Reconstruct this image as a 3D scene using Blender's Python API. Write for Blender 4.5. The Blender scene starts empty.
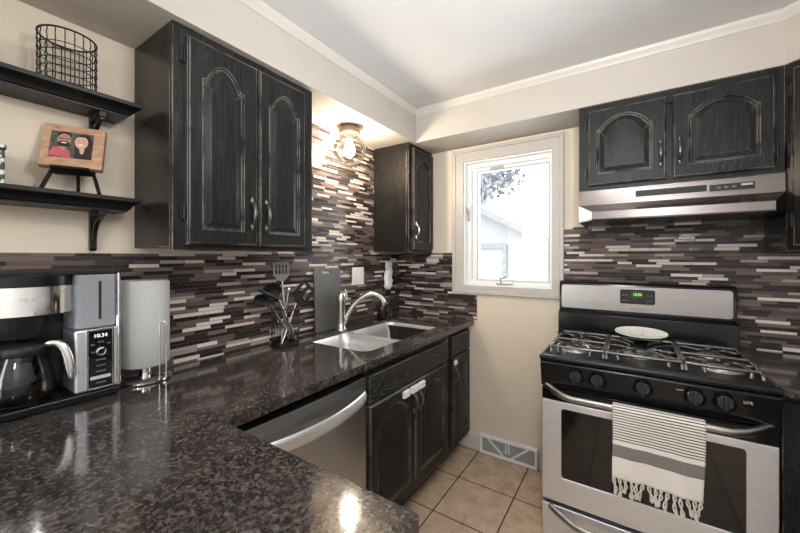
import bpy, bmesh, math, random
from mathutils import Vector, Matrix
from mathutils.geometry import tessellate_polygon
random.seed(11)
PI = math.pi
SC = bpy.context.scene
COL = SC.collection

# ------------------------------------------------------------------ camera, world, lights, exposure
cam = bpy.data.cameras.new('camera')
cam.sensor_fit = 'HORIZONTAL'; cam.sensor_width = 36.0
cam.lens = 346.81 / 800 * 36.0
cam.shift_y = -(266.5 - 256.84) / 800
cam.clip_start = 0.02
camo = bpy.data.objects.new('camera', cam); COL.objects.link(camo)
camo.location = (1.5665, -2.3494, 1.3615)
camo.rotation_euler = (PI / 2, 0, 0.5854)
SC.camera = camo

W = bpy.data.worlds.new('overcast_sky'); SC.world = W; W.use_nodes = True
bg = W.node_tree.nodes['Background']
bg.inputs[0].default_value = (0.94, 0.97, 1.0, 1); bg.inputs[1].default_value = 9.0

def lamp(name, kind, loc, energy, color, rot=(0, 0, 0), **kw):
    d = bpy.data.lights.new(name, kind); d.energy = energy; d.color = color
    for k, v in kw.items(): setattr(d, k, v)
    o = bpy.data.objects.new(name, d); o.location = loc; o.rotation_euler = rot
    COL.objects.link(o); return o
lamp('kitchen_ceiling_light', 'POINT', (1.5, -1.72, 2.10), 21, (0.97, 0.98, 1.0), shadow_soft_size=0.11)
lamp('dining_side_fill', 'AREA', (0.08, -3.9, 1.4), 58, (0.92, 0.97, 1.0), (PI / 2, 0, -PI / 2 + 0.5), shape='RECTANGLE', size=1.6, size_y=1.3)  # added area light for general fill; no window stands on this wall
lamp('dining_ceiling_light', 'POINT', (2.0, -3.9, 1.95), 38, (0.93, 0.97, 1.0), shadow_soft_size=0.14)
_fl = lamp('ceiling_bounce_fill', 'SPOT', (1.75, -2.25, 1.75), 50, (0.90, 0.96, 1.0), shadow_soft_size=0.06, spot_size=math.radians(95), spot_blend=1.0)  # added spot that brightens the ceiling and bounces fill downwards
_fl.rotation_euler = (Vector((1.0, -1.0, 2.37)) - Vector((1.75, -2.25, 1.75))).to_track_quat('-Z', 'Y').to_euler()

SC.view_settings.view_transform = 'Standard'
SC.view_settings.look = 'None'
SC.view_settings.gamma = 1.0
SC.view_settings.use_curve_mapping = False
SC.view_settings.exposure = 0.22
SC.cycles.max_bounces = 10; SC.cycles.diffuse_bounces = 5; SC.cycles.glossy_bounces = 5
SC.cycles.transparent_max_bounces = 12

# ------------------------------------------------------------------ material helpers
class NT:
    def __init__(s, name):
        s.m = bpy.data.materials.new(name); s.m.use_nodes = True
        s.t = s.m.node_tree; s.b = s.t.nodes['Principled BSDF']; s.out = s.t.nodes['Material Output']
    def n(s, typ, **kw):
        o = s.t.nodes.new(typ)
        for k, v in kw.items(): setattr(o, k, v)
        return o
    def l(s, a, b): s.t.links.new(a, b)
    def setv(s, sock, v):
        if hasattr(v, 'is_output'): s.l(v, sock)
        else: sock.default_value = v
    def math(s, op, a, b=0.0, c=0.0, clamp=False):
        o = s.n('ShaderNodeMath', operation=op, use_clamp=clamp)
        for i, v in enumerate((a, b, c)): s.setv(o.inputs[i], v)
        return o.outputs[0]
    def coord(s): return s.n('ShaderNodeTexCoord').outputs['Object']
    def pos(s): return s.n('ShaderNodeNewGeometry').outputs['Position']
    def mapping(s, v, scale=(1, 1, 1), rot=(0, 0, 0)):
        o = s.n('ShaderNodeMapping'); s.l(v, o.inputs[0])
        o.inputs['Scale'].default_value = scale; o.inputs['Rotation'].default_value = rot
        return o.outputs[0]
    def noise(s, v, scale, detail=3, rough=0.5):
        o = s.n('ShaderNodeTexNoise')
        if v is not None: s.l(v, o.inputs['Vector'])
        o.inputs['Scale'].default_value = scale; o.inputs['Detail'].default_value = detail
        o.inputs['Roughness'].default_value = rough
        return o.outputs['Fac']
    def ramp(s, fac, stops, interp='LINEAR'):
        o = s.n('ShaderNodeValToRGB'); o.color_ramp.interpolation = interp
        e = o.color_ramp.elements
        while len(e) > 1: e.remove(e[-1])
        e[0].position = stops[0][0]; e[0].color = tuple(stops[0][1]) + (1,)
        for p, c in stops[1:]:
            k = e.new(p); k.color = tuple(c) + (1,)
        s.setv(o.inputs[0], fac); return o.outputs[0]
    def mix(s, fac, a, b, blend='MIX'):
        o = s.n('ShaderNodeMix', data_type='RGBA', blend_type=blend)
        s.setv(o.inputs[0], fac)
        for i, v in ((6, a), (7, b)):
            if isinstance(v, tuple) and len(v) == 3: v = v + (1,)
            s.setv(o.inputs[i], v)
        return o.outputs[2]
    def bump(s, h, strength=0.3, dist=0.002):
        o = s.n('ShaderNodeBump'); o.inputs['Strength'].default_value = strength
        o.inputs['Distance'].default_value = dist; s.l(h, o.inputs['Height'])
        s.l(o.outputs[0], s.b.inputs['Normal']); return o
    def set(s, **kw):
        for k, v in kw.items():
            if isinstance(v, tuple) and len(v) == 3: v = v + (1,)
            s.setv(s.b.inputs[k], v)

def plain(name, col, rough=0.5, metal=0.0, var=0.06, nscale=30, spec=0.5, bump=0.0):
    """simple procedural material: base colour with a faint noise variation"""
    k = NT(name); c = k.coord(); f = k.noise(c, nscale, 3)
    lo = tuple(x * (1 - var) for x in col); hi = tuple(min(1, x * (1 + var)) for x in col)
    k.l(k.ramp(f, [(0.3, lo), (0.7, hi)]), k.b.inputs['Base Color'])
    k.set(Roughness=rough, Metallic=metal); k.b.inputs['Specular IOR Level'].default_value = spec
    if bump: k.bump(f, bump, 0.001)
    return k.m

def wall_paint(name, col):
    k = NT(name); p = k.pos(); f = k.noise(p, 9, 4); g = k.noise(p, 160, 3)
    k.l(k.ramp(f, [(0.3, tuple(x * 0.96 for x in col)), (0.7, col)]), k.b.inputs['Base Color'])
    k.set(Roughness=0.6); k.b.inputs['Specular IOR Level'].default_value = 0.25
    k.bump(g, 0.08, 0.002); return k.m

def cabinet_mat(name, base, wear, vert='z', rough=0.36, gscale=1.0, grain=0.35, wearcut=0.50, cath=False, spec=0.16, rubk=0.42):
    """black paint over oak with rubbed edges"""
    k = NT(name); p = k.pos()
    sc = {'z': (16, 16, 1.3), 'y': (16, 1.3, 16), 'x': (1.3, 16, 16)}[vert]
    g = k.noise(k.mapping(p, tuple(q * gscale for q in sc)), 6, 5, 0.6)
    fine = k.noise(k.mapping(p, tuple(q * 5 for q in sc)), 6, 3, 0.6)
    bev = k.n('ShaderNodeBevel', samples=4); bev.inputs['Radius'].default_value = 0.005
    geo = k.n('ShaderNodeNewGeometry')
    dot = k.n('ShaderNodeVectorMath', operation='DOT_PRODUCT')
    k.l(bev.outputs[0], dot.inputs[0]); k.l(geo.outputs['Normal'], dot.inputs[1])
    edge = k.math('MULTIPLY', k.math('SUBTRACT', 1.0, dot.outputs['Value']), 9.0, clamp=True)
    patch = k.noise(p, 7, 4, 0.65)
    m = k.math('MULTIPLY', edge, k.math('MULTIPLY', k.math('SUBTRACT', patch, wearcut - 0.1), 6.0, clamp=True))
    rub = k.math('MULTIPLY', k.math('MULTIPLY', k.math('SUBTRACT', fine, 0.57), 6.0, clamp=True), k.math('MULTIPLY', k.math('SUBTRACT', k.noise(p, 4.0, 2), 0.50), 5.0, clamp=True))
    base2 = tuple(x * 1.9 + 0.006 for x in base)
    col = k.ramp(g, [(0.35, base), (0.7, base2)])
    if cath:
        sb_ = k.n('ShaderNodeVectorMath', operation='SUBTRACT'); k.l(p, sb_.inputs[0]); sb_.inputs[1].default_value = (0.6, -0.77, 0.772)
        wv_ = k.n('ShaderNodeTexWave', wave_type='RINGS', rings_direction='X'); k.l(k.mapping(sb_.outputs[0], (1, 0.9, 6.5)), wv_.inputs['Vector'])
        wv_.inputs['Scale'].default_value = 4.6; wv_.inputs['Distortion'].default_value = 7.0; wv_.inputs['Detail'].default_value = 3; wv_.inputs['Detail Scale'].default_value = 1.6
        ln = k.math('MULTIPLY', k.math('SUBTRACT', wv_.outputs['Fac'], 0.80), 4.0, clamp=True)
        col = k.mix(k.math('MULTIPLY', ln, 0.6), col, (0.14, 0.132, 0.124))
    col = k.mix(k.math('MULTIPLY', rub, rubk), col, tuple(q * 0.6 for q in wear))
    col = k.mix(k.math('MULTIPLY', m, 0.95), col, wear)
    k.l(col, k.b.inputs['Base Color'])
    k.l(k.math('MULTIPLY_ADD', fine, 0.30 if rubk else 0.04, rough - (0.15 if rubk else 0.02)), k.b.inputs['Roughness']); k.b.inputs['Specular IOR Level'].default_value = spec
    k.bump(g, grain, 0.0016); return k.m

def mosaic(name, axis):
    """interlocking strips of glass and stone, random length, running along one wall axis"""
    k = NT(name); p = k.pos()
    sx = k.n('ShaderNodeSeparateXYZ'); k.l(p, sx.inputs[0])
    u = sx.outputs[axis]; z = sx.outputs['Z']
    def vor(w, feat, rnd):
        o = k.n('ShaderNodeTexVoronoi', voronoi_dimensions='1D', feature=feat)
        o.inputs['Scale'].default_value = 1.0; o.inputs['Randomness'].default_value = rnd
        k.l(w, o.inputs['W']); return o
    zr = k.math('MULTIPLY', z, 1 / 0.0152)
    r1 = vor(zr, 'F1', 0.45); rd = vor(zr, 'DISTANCE_TO_EDGE', 0.45)
    sep = k.n('ShaderNodeSeparateColor'); k.l(r1.outputs['Color'], sep.inputs[0])
    rowid = sep.outputs[0]; row2 = sep.outputs[1]
    freq = k.math('MULTIPLY_ADD', row2, 4.0, 7.5)
    w = k.math('ADD', k.math('MULTIPLY', u, freq), k.math('MULTIPLY', rowid, 913.0))
    c1 = vor(w, 'F1', 0.8); cd = vor(w, 'DISTANCE_TO_EDGE', 0.8)
    s2 = k.n('ShaderNodeSeparateColor'); k.l(c1.outputs['Color'], s2.inputs[0])
    r, g, b = s2.outputs
    pal = k.ramp(r, [(0.0, (0.005, 0.003, 0.003)), (0.28, (0.115, 0.080, 0.072)), (0.41, (0.38, 0.31, 0.27)),
                     (0.50, (0.032, 0.020, 0.018)), (0.62, (0.155, 0.110, 0.098)), (0.76, (0.70, 0.60, 0.515)),
                     (0.87, (0.085, 0.060, 0.056)), (0.94, (0.015, 0.010, 0.010))], 'CONSTANT')
    vein = k.noise(k.mapping(p, (40, 40, 160)), 2.0, 4, 0.6)
    col = k.mix(0.07, pal, k.ramp(vein, [(0.3, (0.05, 0.04, 0.035)), (0.7, (0.6, 0.53, 0.47))]))
    gz = k.math('LESS_THAN', rd.outputs['Distance'], 0.05)
    gu = k.math('LESS_THAN', k.math('DIVIDE', cd.outputs['Distance'], freq), 0.0010)
    gr = k.math('MAXIMUM', gz, gu)
    col = k.mix(gr, col, (0.10, 0.085, 0.078))
    k.l(col, k.b.inputs['Base Color'])
    glass = k.math('LESS_THAN', g, 0.55)
    k.b.inputs['Specular IOR Level'].default_value = 0.2
    rough = k.math('MULTIPLY_ADD', glass, -0.22, 0.36)
    k.l(k.math('MAXIMUM', rough, k.math('MULTIPLY', gr, 0.8)), k.b.inputs['Roughness'])
    h = k.math('ADD', k.math('SUBTRACT', k.math('MULTIPLY', b, 0.6), k.math('MULTIPLY', gr, 1.0)), k.math('MULTIPLY', vein, 0.2))
    bm = k.n('ShaderNodeBump'); bm.inputs['Strength'].default_value = 0.5; bm.inputs['Distance'].default_value = 0.0012
    k.l(h, bm.inputs['Height'])
    # every little tile sits at its own slight tilt
    cc = k.n('ShaderNodeVectorMath', operation='SUBTRACT'); k.l(c1.outputs['Color'], cc.inputs[0]); cc.inputs[1].default_value = (0.5, 0.5, 0.5)
    sc = k.n('ShaderNodeVectorMath', operation='SCALE'); k.l(cc.outputs[0], sc.inputs[0]); sc.inputs['Scale'].default_value = 0.07
    ad = k.n('ShaderNodeVectorMath', operation='ADD'); k.l(bm.outputs[0], ad.inputs[0]); k.l(sc.outputs[0], ad.inputs[1])
    nn = k.n('ShaderNodeVectorMath', operation='NORMALIZE'); k.l(ad.outputs[0], nn.inputs[0])
    k.l(nn.outputs[0], k.b.inputs['Normal'])
    return k.m

def granite():
    k = NT('brown_granite'); p = k.pos()
    warp = k.n('ShaderNodeVectorMath', operation='ADD')
    nz = k.n('ShaderNodeTexNoise'); k.l(p, nz.inputs['Vector']); nz.inputs['Scale'].default_value = 40
    s = k.n('ShaderNodeVectorMath', operation='SCALE'); k.l(nz.outputs['Color'], s.inputs[0]); s.inputs['Scale'].default_value = 0.02
    k.l(p, warp.inputs[0]); k.l(s.outputs[0], warp.inputs[1])
    v = k.n('ShaderNodeTexVoronoi'); k.l(warp.outputs[0], v.inputs['Vector']); v.inputs['Scale'].default_value = 150
    sep = k.n('ShaderNodeSeparateColor'); k.l(v.outputs['Color'], sep.inputs[0])
    n1 = k.noise(p, 80, 4, 0.62); n2 = k.noise(p, 380, 3, 0.6); n3 = k.noise(p, 22, 4, 0.6)
    f = k.math('ADD', k.math('MULTIPLY', sep.outputs[0], 0.36), k.math('ADD', k.math('MULTIPLY', n1, 0.62), k.math('MULTIPLY', n3, 0.30)))
    col = k.ramp(f, [(0.46, (0.008, 0.007, 0.007)), (0.60, (0.024, 0.020, 0.019)), (0.70, (0.058, 0.047, 0.042)),
                     (0.80, (0.105, 0.086, 0.077)), (0.95, (0.19, 0.16, 0.145))])
    col = k.mix(0.35, col, k.ramp(n2, [(0.4, (0.01, 0.009, 0.009)), (0.7, (0.13, 0.11, 0.10))]))
    k.l(col, k.b.inputs['Base Color'])
    k.l(k.math('MULTIPLY_ADD', n1, 0.06, 0.07), k.b.inputs['Roughness'])
    k.b.inputs['Specular IOR Level'].default_value = 0.6
    k.bump(n1, 0.04, 0.001)
    return k.m

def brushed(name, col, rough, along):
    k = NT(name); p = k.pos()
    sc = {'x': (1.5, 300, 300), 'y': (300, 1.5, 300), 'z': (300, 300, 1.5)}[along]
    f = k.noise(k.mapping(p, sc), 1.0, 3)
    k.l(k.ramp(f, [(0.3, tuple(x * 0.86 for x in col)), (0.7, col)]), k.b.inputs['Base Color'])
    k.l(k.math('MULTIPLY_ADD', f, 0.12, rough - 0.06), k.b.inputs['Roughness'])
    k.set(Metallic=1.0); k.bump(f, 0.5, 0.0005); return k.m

def floor_mat():
    k = NT('tan_floor_tile'); p = k.pos()
    sx = k.n('ShaderNodeSeparateXYZ'); k.l(p, sx.inputs[0])
    T = 0.3363
    def cell(s, o):
        q = k.math('MULTIPLY', k.math('SUBTRACT', s, o), 1 / T)
        fr = k.math('FRACT', q); return k.math('FLOOR', q), k.math('MINIMUM', fr, k.math('SUBTRACT', 1.0, fr))
    ix, dx = cell(sx.outputs['X'], 0.6844 - 10 * T); iy, dy = cell(sx.outputs['Y'], -0.3631 - 30 * T)
    gr = k.math('LESS_THAN', k.math('MINIMUM', dx, dy), 0.0105)
    wn = k.n('ShaderNodeTexWhiteNoise', noise_dimensions='2D'); cb = k.n('ShaderNodeCombineXYZ')
    k.l(ix, cb.inputs[0]); k.l(iy, cb.inputs[1]); k.l(cb.outputs[0], wn.inputs['Vector'])
    n = k.noise(p, 11, 6, 0.65); n2 = k.noise(p, 70, 4, 0.6)
    f = k.math('ADD', k.math('ADD', k.math('MULTIPLY', n, 0.7), k.math('MULTIPLY', n2, 0.3)), k.math('MULTIPLY_ADD', wn.outputs['Value'], 0.10, -0.05))
    col = k.ramp(f, [(0.34, (0.42, 0.285, 0.185)), (0.5, (0.60, 0.44, 0.305)), (0.66, (0.72, 0.56, 0.41))])
    col = k.mix(gr, col, (0.060, 0.030, 0.018))
    k.l(col, k.b.inputs['Base Color'])
    k.l(k.math('MULTIPLY_ADD', gr, 0.5, 0.3), k.b.inputs['Roughness'])
    k.bump(k.math('SUBTRACT', k.math('MULTIPLY', n2, 0.15), gr), 0.4, 0.002); return k.m

def thin_glass(name, tint=(1, 1, 1), refl=0.06, rough=0.0):
    k = NT(name); k.t.nodes.remove(k.b)
    tr = k.n('ShaderNodeBsdfTransparent'); tr.inputs[0].default_value = tint + (1,)
    gl = k.n('ShaderNodeBsdfGlossy'); gl.inputs['Roughness'].default_value = rough
    lw = k.n('ShaderNodeLayerWeight'); lw.inputs['Blend'].default_value = 0.25
    f = k.math('ADD', k.math('MULTIPLY', lw.outputs['Fresnel'], 0.8), refl, clamp=True)
    mx = k.n('ShaderNodeMixShader'); k.l(f, mx.inputs[0]); k.l(tr.outputs[0], mx.inputs[1]); k.l(gl.outputs[0], mx.inputs[2])
    k.l(mx.outputs[0], k.out.inputs['Surface']); return k.m

def frosted(name, col, fac):
    k = NT(name); k.set(**{'Base Color': col, 'Roughness': 0.12})
    tr = k.n('ShaderNodeBsdfTransparent'); tr.inputs[0].default_value = (0.7, 0.72, 0.76, 1)
    mx = k.n('ShaderNodeMixShader'); mx.inputs[0].default_value = fac; k.l(tr.outputs[0], mx.inputs[1]); k.l(k.b.outputs[0], mx.inputs[2])
    k.l(mx.outputs[0], k.out.inputs['Surface']); return k.m
def emit(name, col, strength):
    k = NT(name); k.set(**{'Base Color': col, 'Emission Color': col, 'Emission Strength': strength}); return k.m

def towel_mat():
    k = NT('striped_cotton'); uv = k.n('ShaderNodeTexCoord').outputs['UV']
    sx = k.n('ShaderNodeSeparateXYZ'); k.l(uv, sx.inputs[0]); v = sx.outputs['Y']   # v: metres below the top fold
    def band(a, b): return k.math('MULTIPLY', k.math('GREATER_THAN', v, a), k.math('LESS_THAN', v, b))
    st = k.math('LESS_THAN', k.math('FRACT', k.math('MULTIPLY', v, 1 / 0.0104)), 0.36)
    st = k.math('MULTIPLY', st, band(0.012, 0.160))
    dark = band(0.178, 0.226)
    weave = k.noise(k.mapping(uv, (900, 900, 1)), 1.0, 2)
    chk = k.math('MULTIPLY', dark, k.math('MULTIPLY_ADD', weave, 0.5, 0.55, clamp=True))
    col = k.ramp(weave, [(0.3, (0.70, 0.65, 0.58)), (0.7, (0.88, 0.83, 0.76))])
    col = k.mix(st, col, (0.045, 0.038, 0.034)); col = k.mix(chk, col, (0.085, 0.072, 0.065))
    k.l(col, k.b.inputs['Base Color']); k.set(Roughness=0.9); k.b.inputs['Specular IOR Level'].default_value = 0.1
    k.bump(weave, 0.3, 0.0008); return k.m

def towel_paper():
    k = NT('quilted_paper'); c = k.coord()
    at = k.n('ShaderNodeSeparateXYZ'); k.l(c, at.inputs[0])
    ang = k.math('MULTIPLY', k.math('ARCTAN2', at.outputs['Y'], at.outputs['X']), 0.078)
    a = k.math('SINE', k.math('MULTIPLY', k.math('ADD', ang, at.outputs['Z']), 520.0))
    b = k.math('SINE', k.math('MULTIPLY', k.math('SUBTRACT', ang, at.outputs['Z']), 520.0))
    h = k.math('MULTIPLY', a, b)
    k.set(**{'Base Color': (0.50, 0.492, 0.48), 'Roughness': 0.95}); k.b.inputs['Specular IOR Level'].default_value = 0.1
    k.bump(h, 0.22, 0.0012); return k.m

def wood(name, a, b, along='x', scale=1.0):
    k = NT(name); p = k.coord()
    sc = {'x': (2, 22, 22), 'y': (22, 2, 22), 'z': (22, 22, 2)}[along]
    f = k.noise(k.mapping(p, tuple(q * scale for q in sc)), 3, 5, 0.6)
    k.l(k.ramp(f, [(0.3, a), (0.7, b)]), k.b.inputs['Base Color']); k.set(Roughness=0.55); k.bump(f, 0.15, 0.001); return k.m

def speckle(name, a, b):
    k = NT(name); p = k.coord()
    v = k.n('ShaderNodeTexVoronoi'); k.l(p, v.inputs['Vector']); v.inputs['Scale'].default_value = 70
    k.l(k.ramp(v.outputs['Distance'], [(0.0, b), (0.42, b), (0.5, a)]), k.b.inputs['Base Color']); k.set(Roughness=0.6); return k.m

M = dict(
    wall=wall_paint('beige_wall_paint', (0.73, 0.625, 0.50)), wallN=wall_paint('pale_grey_wall_paint', (0.74, 0.74, 0.74)),
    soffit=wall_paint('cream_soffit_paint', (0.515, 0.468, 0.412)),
    ceil=wall_paint('white_ceiling_paint', (0.71, 0.705, 0.70)),
    trim=plain('cream_trim_paint', (0.60, 0.555, 0.495), 0.4, var=0.02),
    casing=plain('cream_casing_paint', (0.50, 0.46, 0.415), 0.4, var=0.02),
    vinyl=plain('white_vinyl', (0.83, 0.82, 0.80), 0.35, var=0.01),
    white=plain('white_plastic', (0.86, 0.85, 0.83), 0.35, var=0.02),
    cab=cabinet_mat('black_cabinet_upright_grain', (0.0105, 0.0102, 0.0098), (0.50, 0.45, 0.40)),
    cabx=cabinet_mat('black_cabinet_cross_grain_back', (0.0105, 0.0102, 0.0098), (0.50, 0.45, 0.40), 'x'),
    caby=cabinet_mat('black_cabinet_cross_grain_left', (0.0105, 0.0102, 0.0098), (0.50, 0.45, 0.40), 'y', gscale=0.6, grain=0.9, cath=True),
    side=cabinet_mat('brown_black_cabinet_side', (0.0085, 0.0075, 0.0068), (0.40, 0.33, 0.28), rough=0.27, grain=0.02, spec=0.22, rubk=0.0),
    tileL=mosaic('strip_mosaic_left', 'Y'), tileB=mosaic('strip_mosaic_back', 'X'),
    granite=granite(), floor=floor_mat(),
    ssx=brushed('brushed_steel_x', (0.84, 0.87, 0.91), 0.46, 'x'), ssb=brushed('dull_brushed_steel', (0.36, 0.335, 0.315), 0.33, 'x'),
    ssy=brushed('brushed_steel_y', (0.52, 0.535, 0.55), 0.30, 'y'),
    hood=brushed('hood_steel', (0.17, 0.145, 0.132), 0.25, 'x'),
    sink=plain('satin_sink_steel', (0.66, 0.655, 0.645), 0.34, 0.62, 0.03, 60),
    chrome=plain('chrome', (0.80, 0.79, 0.78), 0.07, 1.0, 0.01),
    nickel=plain('brushed_nickel', (0.60, 0.58, 0.55), 0.22, 1.0, 0.02),
    pewter=plain('dark_pewter', (0.15, 0.14, 0.13), 0.3, 0.9, 0.2, 90),
    enamel=plain('black_enamel', (0.0055, 0.0055, 0.0065), 0.14, 0, 0.05, spec=0.3),
    blackp=plain('black_plastic', (0.007, 0.007, 0.0075), 0.25, 0, 0.08, spec=0.3),
    satin=plain('satin_black_plastic', (0.012, 0.012, 0.0125), 0.42, 0, 0.08, spec=0.3),
    iron=plain('cast_iron', (0.16, 0.152, 0.145), 0.24, 0.7, 0.2, 120),
    cooktop=plain('speckled_black_cooktop', (0.006, 0.006, 0.007), 0.30, 0, 0.1, spec=0.3), alum=plain('burner_aluminium', (0.62, 0.60, 0.57), 0.35, 0.9, 0.05),
    blackg=plain('oven_black_glass', (0.010, 0.009, 0.009), 0.05, 0, 0.02),
    shelf=plain('black_shelf_paint', (0.006, 0.0055, 0.0055), 0.38, 0, 0.1, spec=0.3),
    wire=plain('black_wire', (0.012, 0.011, 0.011), 0.4, 0.3, 0.1),
    board=plain('grey_board', (0.092, 0.090, 0.088), 0.45, 0, 0.08),
    bronze=plain('brushed_bronze', (0.15, 0.10, 0.07), 0.4, 0.6, 0.08),
    glass=thin_glass('clear_glass', (0.97, 0.96, 0.95), 0.015),
    pane=thin_glass('window_glass', (0.97, 0.98, 0.98), 0.03),
    carafe=thin_glass('smoked_carafe_glass', (0.30, 0.27, 0.25), 0.05),
    tank=frosted('grey_clear_plastic', (0.78, 0.80, 0.84), 0.34),
    bulb=emit('lit_bulb', (1.0, 0.86, 0.67), 290),
    green=emit('green_digits', (0.35, 1.0, 0.12), 0.7),
    lit=emit('white_display', (0.8, 0.9, 1.0), 0.9),
    ink=plain('pale_print', (0.55, 0.53, 0.50), 0.5), inkd=plain('dark_print', (0.10, 0.09, 0.085), 0.5),
    towel=towel_mat(), fringe=plain('cotton_fringe', (0.72, 0.67, 0.60), 0.95, 0, 0.1, 200, 0.1),
    paper=towel_paper(), ceramic=plain('cream_ceramic', (0.80, 0.77, 0.71), 0.25, 0, 0.03),
    frame=wood('warm_frame_wood', (0.36, 0.19, 0.11), (0.56, 0.34, 0.22), 'y'),
    louver=plain('grey_louver', (0.42, 0.40, 0.385), 0.5), dark=plain('dark_void', (0.012, 0.012, 0.012), 0.8),
    skin=plain('photo_skin', (0.40, 0.23, 0.165), 0.35), skin2=plain('photo_fair_skin', (0.60, 0.37, 0.29), 0.35),
    pink=plain('photo_coral', (0.52, 0.10, 0.115), 0.35), hair=plain('photo_dark_brown', (0.035, 0.020, 0.015), 0.35),
    leafy=plain('photo_background', (0.09, 0.10, 0.075), 0.35, 0, 0.6, 120),
    pcloth=plain('photo_black', (0.02, 0.02, 0.022), 0.35), teeth=plain('photo_white', (0.8, 0.76, 0.72), 0.35),
    dots=speckle('speckled_white', (0.05, 0.07, 0.05), (0.72, 0.72, 0.66)),
    coffee=plain('coffee_residue', (0.06, 0.03, 0.018), 0.3),
    snow=plain('snow', (0.85, 0.87, 0.9), 0.8, 0, 0.03, 3), siding=plain('grey_siding', (0.115, 0.115, 0.117), 0.6, 0, 0.02),
    roofs=plain('grey_roof_edge', (0.088, 0.089, 0.091), 0.8, 0, 0.08, 4), glare_grey=plain('glare_grey_twigs', (0.13, 0.138, 0.15), 0.8, 0, 0.3, 6),  # tree grey has the pale outdoor glare put into its colour
    greyn=plain('grey_nylon', (0.24, 0.235, 0.225), 0.45), amber=plain('dark_soap_bottle', (0.014, 0.012, 0.012), 0.1), rubber=plain('rubber', (0.02, 0.02, 0.02), 0.7),
)

# ------------------------------------------------------------------ mesh helpers
ORG = {}
def tag(o, label=None, cat=None, group=None, kind=None):
    if label: o['label'] = label
    if cat: o['category'] = cat
    if group: o['group'] = group
    if kind: o['kind'] = kind
    return o
def thing(name, label, cat, loc=(0, 0, 0), group=None):
    o = bpy.data.objects.new(name, None); o.empty_display_size = 0.05
    COL.objects.link(o); o.location = loc; ORG[o.name] = Vector(loc)
    return tag(o, label, cat, group)

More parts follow.
